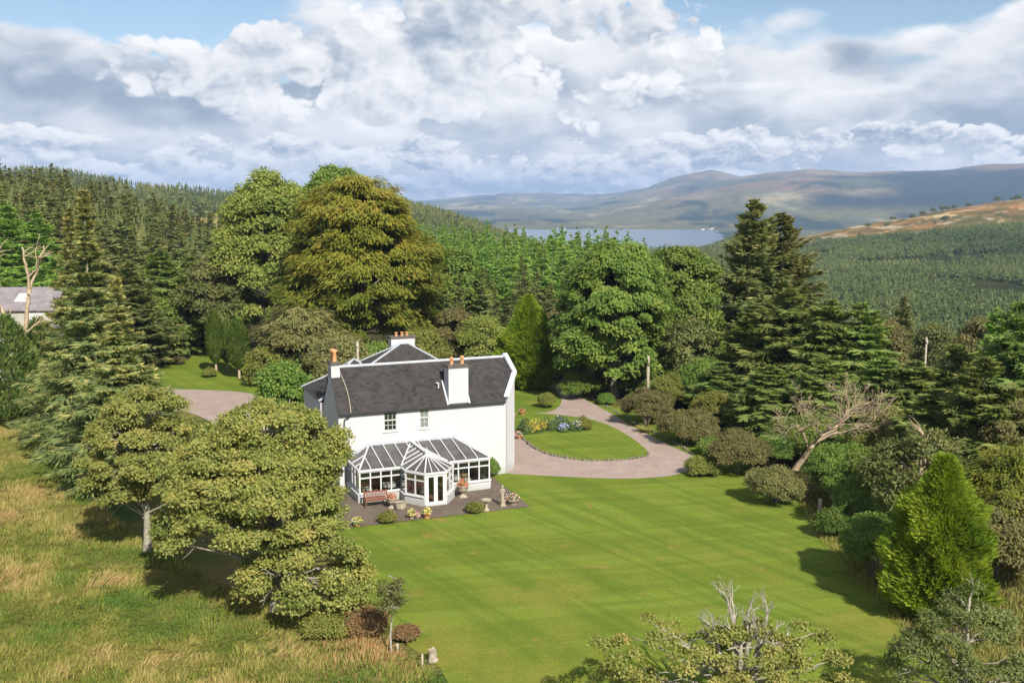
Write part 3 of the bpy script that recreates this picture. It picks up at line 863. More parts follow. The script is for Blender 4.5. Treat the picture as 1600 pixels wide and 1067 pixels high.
def pot(x, y, z, h, parent, r=.14, mat='terracotta'):
    g = Geo(); g.lathe([(r * 1.05, z), (r * .95, z + h * .1), (r * .85, z + h * .75), (r * 1.1, z + h * .82), (r * 1.08, z + h), (r * .7, z + h), (r * .6, z + h * .6)], 12, x, y)
    g.obj('chimney_pot', M[mat], parent, True)


g = Geo(); g.box(7.77, 9.22, -.025, .92, EV - .14, 7.92)
ch = g.obj('chimney', M['white_wall'], house)
g = Geo(); g.box(7.70, 9.29, -.09, .98, 7.92, 8.06); g.box(7.8, 9.2, .02, .88, 8.06, 8.12); g.obj('chimney_cap', M['dark'], ch)
pot(8.15, .45, 8.1, .50, ch, .14, 'terracotta'); pot(8.93, .45, 8.1, .56, ch, .14)
g = Geo(); g.bar((7.70, -.1, rz(-.1) + .04), (7.70, 1.2, rz(1.2) + .04), .13, .05); g.obj('flashing', M['lead'], ch); g = Geo(); g.bar((9.29, -.1, rz(-.1) + .04), (9.29, 1.2, rz(1.2) + .04), .13, .05)
g.obj('flashing', M['lead'], ch)
g = Geo(); g.box(-.03, .56, 1.72, 2.76, 7.0, 8.36)
ch = g.obj('chimney', M['white_wall'], house)
g = Geo(); g.box(-.10, .63, 1.65, 2.83, 8.36, 8.50); g.box(-.02, .55, 1.74, 2.74, 8.50, 8.58); g.obj('chimney_cap', M['dark'], ch)
pot(.27, 1.98, 8.56, .80, ch, .16); pot(.27, 2.5, 8.56, .80, ch, .16)
# the older block behind
E2 = 5.40
g = Geo(); g.box(-.25, 12.3, DP + .002, 10.4, 0, E2 - .1); g.obj('rear_wall', M['white_wall'], house)


def hip(x0, x1, y0, y1, z0, a, b):
    """hip roof on a rectangle, ridge a-b"""
    v = [(x0, y0, z0), (x1, y0, z0), (x1, y1, z0), (x0, y1, z0), a, b]
    return v, [(0, 1, 5, 4) if a != b else (0, 1, 4), (1, 2, 5), (2, 3, 4, 5), (3, 0, 4), (3, 2, 1, 0)]


HV, HF = hip(-.4, 12.6, 4.35, 10.6, E2, (6.5, 7.4, 8.72), (7.1, 7.4, 8.72))
rr_ = poly('rear_roof', HV, HF, M['slate'], house)
g = Geo()
for i, j in ((0, 4), (1, 5), (2, 5), (3, 4), (4, 5)):
    g.bar(np.array(HV[i]) + (0, 0, .04), np.array(HV[j]) + (0, 0, .04), .16, .08)
g.obj('hip_flashing', M['lead'], rr_)
HV, HF = hip(.2, 6.2, 6.3, 10.5, E2, (3.1, 8.3, 7.62), (3.2, 8.3, 7.62))
r3 = poly('rear_roof', HV, HF, M['slate'], house)
g = Geo()
for i, j in ((0, 4), (1, 5), (2, 5), (3, 4)):
    g.bar(np.array(HV[i]) + (0, 0, .04), np.array(HV[j]) + (0, 0, .04), .15, .08)
g.obj('hip_flashing', M['lead'], r3)
g = Geo(); g.box(6.0, 7.85, 8.1, 8.9, 7.2, 9.05); ch = g.obj('chimney', M['white_wall'], house)
g = Geo(); g.box(5.93, 7.92, 8.03, 8.97, 9.05, 9.2); g.obj('chimney_cap', M['dark'], ch)
for x in (6.5, 6.95, 7.35): pot(x, 8.5, 9.18, .30, ch, .12)

# ---------------------------------------------------------------- the conservatory
cons = empty('conservatory', (*HL, 0), HA, 'white framed conservatory with bay porch against the house front', 'conservatory')
c0, c1, cd, gz, kz, hx = .57, 9.53, 3.19, 2.15, 3.02, 1.48
pm, ph, py1, pq, pw, pz = 4.97, 1.6, 4.2, 5.46, .71, 2.97
SILL = .64
# plan of the wall line, from the house wall round and back
PLAN = [(c0, 0), (c0, -cd), (pm - ph, -cd), (pm - ph, -py1), (pm - pw, -pq), (pm + pw, -pq), (pm + ph, -py1), (pm + ph, -cd), (c1, -cd), (c1, 0)]
NB = [4, 4, 1, 2, 0, 2, 1, 4, 4]         # panes per run (0: the doors)
dw, fr_ = Geo(), Geo()
gut = Geo()
for i, nb in enumerate(NB):
    a, b = np.array(PLAN[i], float), np.array(PLAN[i + 1], float)
    d = b - a; Ln = np.linalg.norm(d); d /= Ln; nrm = np.array([d[1], -d[0]])     # inward is -nrm? (outward on the left of travel reversed)
    P3 = lambda s, z, o=0.0: np.array([*(a + d * s + nrm * o), z])
    gut.bar(P3(-.02, gz + .0, .03), P3(Ln + .02, gz + .0, .03), .15, .13)
    if nb:
        dw.bar(P3(0, .30), P3(Ln, .30), .24, .60); dw.bar(P3(-.02, .62, .02), P3(Ln + .02, .62, .02), .34, .045)
        fr_.bar(P3(0, SILL + .035), P3(Ln, SILL + .035), .08, .07); fr_.bar(P3(0, 2.05), P3(Ln, 2.05), .08, .09)
        fr_.bar(P3(0, 1.66), P3(Ln, 1.66), .075, .085)
        for k in range(nb + 1):
            s = Ln * k / nb
            fr_.bar(P3(s, SILL), P3(s, 2.09), .10, .085, up=(*d, 0))
        for k in range(nb):
            s0, s1 = Ln * k / nb + .05, Ln * (k + 1) / nb - .05
            for z0, z1 in ((SILL + .06, 1.62), (1.70, 2.01)):
                p = Geo(); p.bar(P3((s0 + s1) / 2, z0), P3((s0 + s1) / 2, z1), .012, s1 - s0, up=(*d, 0)); 
                p.obj('window_pane', M['glass'], cons)
    else:
        fr_.bar(P3(0, 2.06), P3(Ln, 2.06), .08, .08); dw.bar(P3(0, .06), P3(Ln, .06), .3, .12)
        for s in (0.05, Ln - .05): fr_.bar(P3(s, .1), P3(s, 2.09), .10, .10, up=(*d, 0))
        for k in (0, 1):
            s0 = .1 + k * (Ln - .2) / 2; s1 = s0 + (Ln - .2) / 2
            g = Geo()
            for s in (s0 + .065, s1 - .065): g.bar(P3(s, .12, .01), P3(s, 2.02, .01), .06, .125, up=(*d, 0))
            g.bar(P3(s0, .2, .01), P3(s1, .2, .01), .055, .16); g.bar(P3(s0, 1.97, .01), P3(s1, 1.97, .01), .055, .11)
            dr = g.obj('door', M['white_paint'], cons)
            p = Geo(); p.bar(P3((s0 + s1) / 2, .27), P3((s0 + s1) / 2, 1.93), .012, s1 - s0 - .2, up=(*d, 0)); p.obj('pane', M['glass'], dr)
            p = Geo(); sh_ = s1 - .05 if k == 0 else s0 + .05
            p.bar(P3(sh_, 1.0, .06), P3(sh_ + (-.1 if k == 0 else .1), 1.0, .06), .025, .025); p.obj('handle', M['lead'], dr)
dw.obj('dwarf_wall', M['white_wall'], cons)
fr_.obj('frame', M['white_paint'], cons)
gut.obj('gutter', M['white_paint'], cons)
# glazed roof: four slopes of the hall and seven of the porch
ez = gz + .07
rp = lambda pts: poly('roof_panel', pts, [tuple(range(len(pts)))], M['roofpane'], cons)
A0, A1, T0, T1_ = (c0, -cd, ez), (c1, -cd, ez), (c0 + hx, -.02, kz), (c1 - hx, -.02, kz)
rp([A0, A1, T1_, T0]); rp([(c0, -.02, ez), A0, T0]); rp([A1, (c1, -.02, ez), T1_])
AP, BK = (pm, -3.67, pz), (pm, -.10, pz)
L1, L2, L3 = (pm - ph, -cd, ez), (pm - ph, -py1, ez), (pm - pw, -pq, ez)
R1, R2, R3 = (pm + ph, -cd, ez), (pm + ph, -py1, ez), (pm + pw, -pq, ez)
e3 = lambda p: (p[0], p[1], p[2] + .004)
rp([e3(BK), e3(L1), L2, AP]); rp([e3(BK), AP, R2, e3(R1)]); rp([L2, L3, AP]); rp([L3, R3, AP]); rp([R3, R2, AP])
gb = Geo()
up = .03


def rib(a, b, w_=.06):
    gb.bar(np.array(a) + (0, 0, up), np.array(b) + (0, 0, up), w_, .06)


for x in np.arange(c0 + .75, c1, .82):
    yy = -.02
    if x < c0 + hx: t_ = (x - c0) / hx; top = (x, -cd + t_ * cd, ez + t_ * (kz - ez))
    elif x > c1 - hx: t_ = (c1 - x) / hx; top = (x, -cd + t_ * cd, ez + t_ * (kz - ez))
    else: top = (x, -.03, kz)
    bot = np.array([x, -cd, ez])
    if pm - ph < x < pm + ph:               # stop at the porch valley
        t_ = abs(x - pm) / ph; bot = np.array([x, -.1 - t_ * (cd - .1), pz + .02 - t_ * (pz - ez)])
    if abs(x - pm) > .3: rib(top, bot)
rib(A0, T0, .1); rib(A1, T1_, .1); rib(BK, L1, .09); rib(BK, R1, .09)
for t_ in (.3, .6): 
    rib(np.array(A0) * (1 - t_) + np.array(T0) * t_, (c0, -cd * (1 - t_), ez)); rib(np.array(A1) * (1 - t_) + np.array(T1_) * t_, (c1, -cd * (1 - t_), ez))
for s_, e1, e2, e3_ in ((-1, L1, L2, L3), (1, R1, R2, R3)):
    rib(AP, e2, .08); rib(AP, e3_, .08)
    for t_ in (.22, .44, .66, .86):
        a_ = np.array(BK) * (1 - t_) + np.array(AP) * t_
        # from the ridge down the side slope, square to it, to the valley or the eave
        y = a_[1]; x_ = pm + s_ * ph
        if y > -cd: f_ = (-y - .1) / (cd - .1); pt = np.array([pm + s_ * ph * f_, y, pz - (pz - ez) * f_])
        else: pt = np.array([x_, y, ez])
        rib(a_, pt, .05)
    rib(AP, (np.array(e2) + np.array(e3_)) / 2, .05)
for t_ in (.33, .67): rib(AP, np.array(L3) * (1 - t_) + np.array(R3) * t_, .05)
gb.obj('glazing_bars', M['white_paint'], cons)
g = Geo(); g.bar((pm, -.05, pz + .09), (pm, -3.7, pz + .09), .22, .10); g.obj('porch_ridge', M['white_paint'], cons)
g = Geo(); g.lathe([(.13, pz + .1), (.10, pz + .17), (.05, pz + .2), (.08, pz + .28), (.03, pz + .36), (.005, pz + .5)], 10, pm, -3.67); g.obj('finial', M['white_paint'], cons, True)
g = Geo(); g.bar((c0 + hx - .1, -.05, kz + .06), (c1 - hx + .1, -.05, kz + .06), .16, .16); g.bar((c0 - .02, -.05, ez + .06), (c0 + hx, -.05, kz + .06), .16, .14); g.bar((c1 + .02, -.05, ez + .06), (c1 - hx, -.05, kz + .06), .16, .14)
g.obj('wall_flashing', M['lead'], cons)
ins = [(c0 + .12, -.01), (c0 + .12, -cd + .12), (pm - ph + .12, -cd + .12), (pm - ph + .12, -py1 + .05), (pm - pw + .05, -pq + .15), (pm + pw - .05, -pq + .15), (pm + ph - .12, -py1 + .05), (pm + ph - .12, -cd + .12), (c1 - .12, -cd + .12), (c1 - .12, -.01)]
poly('floor', [(x, y, .12) for x, y in ins], [tuple(range(len(ins)))], M['tile'], cons)


# ---------------------------------------------------------------- furniture seen through the glass
def chair(x, y, rzz, label):
    t = empty('wicker_chair', HW(x, y, .12), HA + rzz, label, 'chair', 'wicker chairs in the conservatory')
    g = Geo(); g.box(-.3, .3, -.28, .28, .30, .40); g.box(-.3, .3, -.28, .28, .05, .12); g.obj('seat', M['wicker'], t)
    g = Geo(); g.box(-.26, .26, -.25, .22, .402, .50); g.obj('cushion', M['linen'], t)
    g = Geo()
    for k in range(9):
        a = -1.3 + 2.6 * k / 8; x0, y0 = .31 * math.sin(a), .05 + .27 * math.cos(a)
        g.bar((x0, y0, .35), (x0 * 1.12, y0 * 1.15, .98 - .28 * abs(a) / 1.3), .10, .05)
    g.obj('backrest', M['wicker'], t)
    for sx_ in (-.25, .25):
        for sy_ in (-.23, .23):
            g = Geo(); g.tube([(sx_, sy_, 0), (sx_, sy_, .31)], .03, 6); g.obj('leg', M['wicker'], t)


for k, (x, y, a, lb) in enumerate(((1.35, -1.9, .6, 'brown wicker chair in the left end of the conservatory'), (2.05, -.8, 3.0, 'wicker chair with pale cushion facing the garden bench'),
                                   (4.0, -4.1, 2.6, 'wicker chair behind the left window of the bay porch'), (5.9, -4.0, -2.4, 'wicker chair behind the right window of the bay porch'),
                                   (8.2, -2.2, .3, 'wicker chair beyond the right urn, nearest the right end glass'))):
    chair(x, y, a, lb)
for x, y, lb in ((2.9, -1.9, 'round table with white cloth behind the bench in the conservatory'), (7.4, -1.9, 'round table with white cloth behind the right urn in the conservatory')):
    t = empty('dining_table', HW(x, y, .12), HA, lb, 'table')
    g = Geo(); g.lathe([(.05, .74), (.48, .74), (.50, .73), (.53, .5), (.52, .48), (.45, .5)], 20); g.obj('tablecloth', M['linen'], t)
    g = Geo(); g.lathe([(.28, 0), (.25, .04), (.06, .1), (.05, .72)], 10); g.obj('leg', M['wood_red'], t)

# ---------------------------------------------------------------- patio and what stands on it
pv = [HW(x, y)[:2] for x, y in ((-1.4, -7.85), (10.43, -8.08), (10.8, -.02), (-1.2, -.02), (-2.3, -3))]
sheet('patio', pv, .05, M['patio'])


def at_px(px, py): return G(px, py, .05)


t = empty('garden_bench', HW(1.38, -4.05, .05), HA, 'red brown slatted wooden bench against the conservatory wall', 'bench')
g = Geo()
for k in range(5): g.box(-.74, .74, -.42 + k * .095, -.345 + k * .095, .41, .44)
g.obj('seat', M['wood_red'], t)
g = Geo(); g.bar((-.76, .04, .90), (.76, .04, .90), .04, .10); g.bar((-.76, .02, .50), (.76, .02, .50), .04, .06)
for k in range(15):
    x = -.70 + k * .1; g.bar((x, .03, .52), (x, .045, .87), .055, .02, up=(0, 1, 0))
g.obj('backrest', M['wood_red'], t)
for s in (-.75, .75):
    g = Geo(); g.bar((s, -.44, .63), (s, .05, .66), .06, .04); g.obj('armrest', M['wood_red'], t)
    for a, b in (((s, -.40, 0), (s, -.40, .62)), ((s, .04, 0), (s, .06, .93))):
        g = Geo(); g.bar(a, b, .06, .06, up=(0, 1, 0)); g.obj('leg', M['wood_red'], t)


def petals(name, cols):
    m, tt, b = principled(name)
    a = tt.new('ShaderNodeAttribute', attribute_name='tint')
    r = tt.ramp(a.outputs['Fac'], [(i / len(cols), c) for i, c in enumerate(cols)])
    tt.n[r.node.name].color_ramp.interpolation = 'CONSTANT'
    tt.put(b.inputs['Base Color'], r); b.inputs['Roughness'].default_value = .7
    return m


M['pet_warm'] = petals('warm_petals', [(.06, .10, .02), (.50, .05, .04), (.62, .22, .05), (.75, .50, .40)])
M['pet_yellow'] = petals('yellow_petals', [(.06, .10, .02), (.70, .50, .03), (.75, .62, .10), (.72, .66, .50)])
M['pet_mix'] = petals('mixed_petals', [(.05, .08, .02), (.75, .70, .62), (.60, .10, .12), (.70, .35, .25)])


def flowers(seed, r, h, z0, mat, parent, n=420, size=.07):
    rng = np.random.default_rng(seed)
    u = unit(rng, n); u[:, 2] = np.abs(u[:, 2])
    P = u * np.array([r, r, h]) * rng.uniform(.6, 1.05, (n, 1)) + (0, 0, z0)
    g = Geo(); g.leaves(P, u * .4 + unit(rng, n), u + unit(rng, n) * .4, size, size * .9, rng.random(n))
    g.lathe([(r * .8, z0 - .02), (r * .72, z0 + h * .4), (r * .4, z0 + h * .7), (.01, z0 + h * .8)], 10, 0, 0, .1)
    g.obj('flowers', M[mat], parent)


URN = [(.20, 0), (.20, .06), (.12, .10), (.07, .20), (.09, .26), (.22, .32), (.30, .45), (.31, .60), (.36, .64), (.35, .67), (.28, .66), (.27, .58)]
for k, (px, py, lb) in enumerate(((612, 793, 'pale stone pedestal urn with red flowers beside the bench'), (723, 776, 'pale stone pedestal urn with orange flowers right of the porch'))):
    sc_ = 1.0 if k == 0 else 1.22
    t = empty('garden_urn', at_px(px, py), .3, lb, 'urn', 'stone urns on the patio', sc_)
    g = Geo(); g.box(-.22, .22, -.22, .22, 0, .05); g.obj('plinth', M['stone'], t)
    g = Geo(); g.lathe(URN, 18); g.obj('bowl', M['stone'], t, True)
    flowers(60 + k, .34, .34, .62, 'pet_warm', t)
t = empty('stone_planter', at_px(626, 795), .2, 'squat pale stone trough on the patio left of the porch', 'planter')
g = Geo(); g.lathe([(.28, 0), (.36, .1), (.38, .40), (.40, .46), (.30, .46), (.28, .36)], 8); g.obj('bowl', M['stone'], t)
g = Geo(); g.lathe([(.0, .37), (.29, .36)], 8); g.obj('soil', M['dark'], t)


def potted(px, py, r, hp, label, mat, seed, potm='terracotta', fh=.32, cat='flower pot', grp='flower pots on the patio', fs=1.15):
    t = empty('flower_pot', at_px(px, py), seed * .7, label, cat, grp)
    g = Geo(); g.lathe([(r * .7, 0), (r * .95, hp * .8), (r * 1.05, hp * .82), (r * 1.05, hp), (r * .85, hp), (r * .8, hp * .8)], 14); g.obj('pot', M[potm], t, True)
    flowers(seed, r * fs, fh, hp * .9, mat, t, 320)


potted(558, 821, .26, .22, 'low pot brimming with yellow flowers at the left patio edge', 'pet_yellow', 3, 'terracotta', .38, fs=1.4)
potted(643, 809, .22, .26, 'pot of yellow flowers before the porch, left of a pair', 'pet_yellow', 5, 'stone', .36, fs=1.3)
potted(652, 809, .16, .16, 'small pot of pinkish white flowers between two yellow pots', 'pet_mix', 8, 'stone', .22)
potted(667, 809, .25, .36, 'terracotta pot of yellow and white flowers before the porch doors', 'pet_yellow', 11, 'terracotta', .36, fs=1.25)
potted(801, 787, .42, .34, 'wide round tub of red and white flowers at the right patio edge', 'pet_mix', 17, 'wood_grey', .40, 'flower tub')
t = empty('bird_bath', at_px(760, 797), 0, 'pale stone bird bath near the right patio edge', 'bird bath', None, .85)
g = Geo(); g.lathe([(.24, 0), (.24, .06), (.13, .12), (.09, .35), (.10, .60), (.16, .70)], 14); g.obj('pedestal', M['stone'], t, True)
g = Geo(); g.lathe([(.14, .70), (.36, .76), (.40, .84), (.36, .84), (.20, .78), (0, .77)], 18); g.obj('bowl', M['stone'], t, True)
t = empty('garden_statue', at_px(785, 790), .5, 'slender pale stone statue on a square plinth on the patio', 'statue', None, .8)
g = Geo(); g.box(-.22, .22, -.22, .22, 0, .10); g.box(-.17, .17, -.17, .17, .10, .42); g.box(-.20, .20, -.20, .20, .42, .48); g.obj('plinth', M['stone'], t)
g = Geo(); g.lathe([(.15, .48), (.16, .55), (.12, .8), (.15, 1.0), (.10, 1.15), (.16, 1.30), (.15, 1.38), (.06, 1.44), (.055, 1.48), (.09, 1.54), (.095, 1.62), (.06, 1.70), (0, 1.72)], 12)
for s in (-1, 1): g.tube([(s * .15, 0, 1.36), (s * .21, -.03, 1.18), (s * .12, -.12, 1.05)], [.045, .04, .03], 6)
g.obj('figure', M['stone'], t, True)
potted(811, 685, .30, .30, 'tub of red and white flowers beside the island lawn', 'pet_mix', 23, 'terracotta', .40, 'flower tub', fs=1.3)
potted(816, 648, .25, .3, 'terracotta pot of orange flowers at the far edge of the flower bed', 'pet_warm', 29, 'terracotta', .36, fs=1.3)

# ---------------------------------------------------------------- kerb stones
rs = [Geo() for _ in range(4)]
srng = np.random.default_rng(3); SM = []
for g in rs:
    th = np.arange(8) * math.pi / 4
    prof = [(0.6, -.06), (1.0, .05), (.95, .14), (.6, .21), (.02, .23)]
    V = np.array([[(r_ * math.cos(a) * .17, r_ * math.sin(a) * .12, z) for a in th] for r_, z in prof]) * srng.uniform(.8, 1.25, (5, 8, 1))
    g.add(V.reshape(-1, 3), [(i * 8 + j, i * 8 + (j + 1) % 8, i * 8 + 8 + (j + 1) % 8, i * 8 + 8 + j) for i in range(4) for j in range(8)])
    SM.append(g.mesh('kerb_stone', M['kerb_stone'], True))


def edging(pts, sp, label, grp, closed=False, z=.03):
    p = smooth_loop(pts, 10, closed); s = np.r_[0, np.cumsum(np.linalg.norm(np.diff(p, axis=0), axis=1))]
    for q in np.arange(0, s[-1], sp):
        q += srng.uniform(-.1, .1) * sp
        x, y = np.interp(q, s, p[:, 0]), np.interp(q, s, p[:, 1]); x2, y2 = np.interp(q + .2, s, p[:, 0]), np.interp(q + .2, s, p[:, 1])
        k = srng.uniform(.4, 1.0)
        o = link('kerb_stone', SM[srng.integers(4)], None, (x, y, z), math.atan2(y2 - y, x2 - x) + srng.uniform(-.3, .3), (k, k, k * srng.uniform(.8, 1.2)))
        tag(o, label, 'stone', grp)


edging(gp([(806, 678), (818, 687.5), (835, 701), (862, 712), (910, 720), (960, 720), (1006, 715), (1013, 707)]), .36, 'rounded kerb stone edging the island lawn', 'stones edging the island lawn')
edging(gp([(925, 624), (955, 640), (990, 660), (1030, 682), (1068, 701), (1088, 716)]), .5, 'rounded kerb stone along the outer edge of the gravel drive', 'stones along the gravel drive')

# ---------------------------------------------------------------- tree builders
def bez(a, b, c, n=7):
    t = np.linspace(0, 1, n)[:, None]
    return (1 - t) ** 2 * a + 2 * t * (1 - t) * b + t * t * c


def broad(seed, lobes, ncl, rc, nleaf, L, Wd, droop=.35, flat_=.75, style='round', trunk=None, nbr=26, r0=.28, gap=.0, low=-.45, tilt=0.):
    """broadleaf: lobes (cx,cy,cz,rx,ry,rz) carry leaf clumps; limbs run from the trunk to the clumps. Returns crown Geo, wood Geo"""
    rng = np.random.default_rng(seed); lobes = np.array(lobes, float)
    area = lobes[:, 3] * lobes[:, 5] + lobes[:, 3] * lobes[:, 4]
    cl = []; tries = 0
    while len(cl) < ncl and tries < ncl * 30:
        tries += 1
        k = rng.choice(len(lobes), p=area / area.sum()); lb = lobes[k]
        u = unit(rng, 1)[0]
        if u[2] < low: continue
        c = lb[:3] + u * lb[3:] * rng.uniform(.72, 1.04)
        q = ((c - lobes[:, :3]) / lobes[:, 3:]); q = (q * q).sum(1); q[k] = 9
        if q.min() < .6: continue
        if c[2] < .3: continue
        cl.append((*c, *u, rng.uniform(.65, 1.35) * rc, rng.normal(.5, .16)))
    cl = np.array(cl); n = len(cl)
    keep = rng.random(n) > gap
    g = Geo()
    c = cl[keep]
    idx = np.repeat(np.arange(len(c)), nleaf); m = len(idx)
    u = unit(rng, m); u[:, 2] = np.where(u[:, 2] < -.25, -u[:, 2], u[:, 2])
    s = c[idx, 6:7]
    P = c[idx, :3] + u * s * np.array([1, 1, flat_]) * rng.uniform(.45, 1.22, (m, 1))
    out = c[idx, 3:6]
    if style == 'round':
        N = u + out * .5 + np.array([0, 0, .22]) + unit(rng, m) * .6
        D = unit(rng, m) * .9 + u * .5 - np.array([0, 0, droop])
    else:                                     # hanging sprays, as on a beech
        h = out * np.array([1, 1, 0]); h /= np.linalg.norm(h, axis=1)[:, None] + 1e-6
        D = h * 1.0 + unit(rng, m) * .45 - np.array([0, 0, droop])
        N = np.array([0, 0, .75]) + h * .9 + unit(rng, m) * .45
    tint = np.clip(c[idx, 7] * .6 + rng.normal(.2, .14, m) + tilt * (P[:, 2] - lobes[:, 2].mean()) / 6, 0, 1)
    g.leaves(P, D, N, L * rng.uniform(.7, 1.3, m), Wd * rng.uniform(.7, 1.3, m), tint)
    wgeo = Geo()
    if trunk is not None:
        tp = np.array(trunk, float)
        wob = np.cumsum(rng.normal(0, .05, (8, 2)), 0)
        path = np.array([np.interp(np.linspace(0, 1, 8), np.linspace(0, 1, len(tp)), tp[:, i]) for i in range(3)]).T
        path[1:, :2] += wob[1:]
        rad = r0 * np.linspace(1.15, .30, 8); rad[0] *= 1.25
        wgeo.tube(path, rad, 9)
        pick = rng.permutation(n)[:nbr]
        zt = path[:, 2]
        for i in pick:
            e = cl[i, :3] - cl[i, 3:6] * cl[i, 6] * .3
            z0 = np.clip(e[2] - np.hypot(e[0], e[1]) * .55, path[1, 2] + .1 * (zt[-1] - zt[0]), zt[-1] * .97)
            a = np.array([np.interp(z0, zt, path[:, k]) for k in range(3)])
            mid = (a + e) / 2 + np.array([0, 0, .12 * np.linalg.norm(e - a)]) + rng.normal(0, .18, 3)
            bp = bez(a, mid, e, 7); bp[1:-1] += rng.normal(0, .05, (5, 3))
            rb = r0 * rng.uniform(.22, .38)
            wgeo.tube(bp, np.linspace(rb, .018, 7), 5)
            for _ in range(2):
                j = rng.integers(3, 6); e2 = bp[j] + (cl[i, 3:6] + rng.normal(0, .6, 3)) * cl[i, 6] * .9
                wgeo.tube(bez(bp[j], (bp[j] + e2) / 2 + rng.normal(0, .1, 3), e2, 5), np.linspace(rb * .4, .012, 5), 4)
    return g, wgeo


def conifer(seed, H, Rb, nbr=170, K=12, sub=1, z0=.06, droop=.25, rise=.15, w_=.16, power=.75, lean=0., ragged=.25, topbrown=0., spray=.42, tr=.16, belly=0.12, double=True):
    """whorled conifer with flat sprays along each branch"""
    rng = np.random.default_rng(seed)
    t = np.sort(rng.random(nbr) ** 1.12); t = z0 + (1 - z0) * t
    prof = np.where(t < z0 + belly, .72 + .28 * (t - z0) / max(belly, 1e-3), ((1 - t) / (1 - z0 - belly)) ** power)
    ln = Rb * prof * (1 + rng.normal(0, ragged, nbr)).clip(.35, 1.5) + .12
    a = rng.random(nbr) * 2 * math.pi + np.arange(nbr) * 2.399
    ca, sa = np.cos(a), np.sin(a)
    bend = rise * (.4 + 1.2 * t) + rng.normal(0, .06, nbr); dr = droop * (1.25 - t) + rng.normal(0, .06, nbr)
    s = np.linspace(.14, 1, K)
    s2 = np.broadcast_to(s, (nbr, K)) + rng.normal(0, .03, (nbr, K)); s2 = s2.clip(.08, 1)
    L = ln[:, None]
    px = ca[:, None] * L * s2; py = sa[:, None] * L * s2
    pz = (t * H)[:, None] + L * (bend[:, None] * s2 - dr[:, None] * s2 ** 2 + .10 * s2 ** 4)
    sl_ = bend[:, None] - 2 * dr[:, None] * s2 + .4 * s2 ** 3
    g = Geo()
    P0 = np.stack([px, py, pz], -1).reshape(-1, 3)
    aa = np.repeat(a, K); ss = s2.ravel(); LL = np.repeat(ln, K); slp = sl_.ravel(); tt = np.repeat(t, K)
    tip = np.clip((ss - .75) / .25, 0, 1)
    for sd in (-1, 1):
        for q in range(sub):
            m = len(aa)
            yaw = aa + sd * (1 - tip * .75) * (.95 + rng.normal(0, .18, m)) * (1 if sub == 1 else (.7 + .5 * q))
            D = np.stack([np.cos(yaw), np.sin(yaw), slp * .6 - .22 * (1 - tt) + rng.normal(0, .14, m)], -1)
            N = np.stack([.6 * np.cos(aa), .6 * np.sin(aa), np.full(m, .85)], -1) + unit(rng, m) * .45
            Ls = (spray * LL * (1.12 - .8 * ss) + .10 * Rb * .5 + .08) * rng.uniform(.7, 1.3, m) / (1 + .25 * (sub - 1))
            base = P0 + (D * (Ls * .5 * (q % 2))[:, None] if sub > 1 else 0)
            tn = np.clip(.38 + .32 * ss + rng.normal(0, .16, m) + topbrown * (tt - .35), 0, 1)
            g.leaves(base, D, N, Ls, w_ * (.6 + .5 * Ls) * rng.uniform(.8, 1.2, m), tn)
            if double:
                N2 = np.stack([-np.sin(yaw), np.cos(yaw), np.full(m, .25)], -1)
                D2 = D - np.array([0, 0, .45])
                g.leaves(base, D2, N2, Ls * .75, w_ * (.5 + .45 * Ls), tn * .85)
    # leader
    m = 26; zz = H * np.linspace(.93, 1.0, m); an = rng.random(m) * 6.28
    g.leaves(np.stack([0 * zz, 0 * zz, zz], -1), np.stack([np.cos(an) * .35, np.sin(an) * .35, np.full(m, 1.0)], -1), unit(rng, m), .05 * H * .5 * (1.15 - np.linspace(0, 1, m)) + .12, .09, np.clip(.5 + topbrown + rng.normal(0, .1, m), 0, 1))
    wgeo = Geo()
    wgeo.tube([(0, 0, -.3), (0, 0, H * .5), (0, 0, H * .995)], [tr, tr * .6, .012], 7)
    for i in range(0, nbr, 2 if sub > 1 else 4):
        j = np.arange(0, K, 3)
        wgeo.tube(np.concatenate([[(0, 0, t[i] * H)], np.stack([px[i, j], py[i, j], pz[i, j] - .02], -1)]), np.linspace(.012 + .012 * ln[i], .006, len(j) + 1), 4, cap=False)
    return g, wgeo


def cypress(seed, H, Rb, n, L=.55, Wd=.14, up=1.0, shape=(.0, .75, .98, 1.0, .86, .55, .12), lump=.16, z0=.02):
    """dense conical conifer of flame-like sprays"""
    rng = np.random.default_rng(seed)
    t = rng.random(n * 2); r = np.interp(t, np.linspace(0, 1, len(shape)), shape)
    keep = rng.random(n * 2) < (r + .15); t = t[keep][:n]; r = r[keep][:n]; n = len(t)
    a = rng.random(n) * 2 * math.pi
    lu = 1 + lump * (vnoise(a * 2.2 + seed, t * H * .9) - .5) * 2 + lump * 1.1 * (vnoise(a * 7 + 3, t * H * 2.2) - .5)
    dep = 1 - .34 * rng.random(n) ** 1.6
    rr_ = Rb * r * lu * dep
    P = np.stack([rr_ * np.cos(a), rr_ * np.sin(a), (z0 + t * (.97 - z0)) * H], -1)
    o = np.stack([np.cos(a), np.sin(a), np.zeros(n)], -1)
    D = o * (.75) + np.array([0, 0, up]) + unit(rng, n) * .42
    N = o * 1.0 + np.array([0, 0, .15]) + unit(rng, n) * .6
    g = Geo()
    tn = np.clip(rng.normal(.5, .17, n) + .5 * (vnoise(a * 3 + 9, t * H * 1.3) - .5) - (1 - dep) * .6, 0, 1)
    g.leaves(P, D, N, L * rng.uniform(.6, 1.35, n), Wd * rng.uniform(.7, 1.3, n), tn)
    wgeo = Geo(); wgeo.tube([(0, 0, -.2), (0, 0, H * .9)], [.05 * Rb + .1, .02], 8)
    return g, wgeo


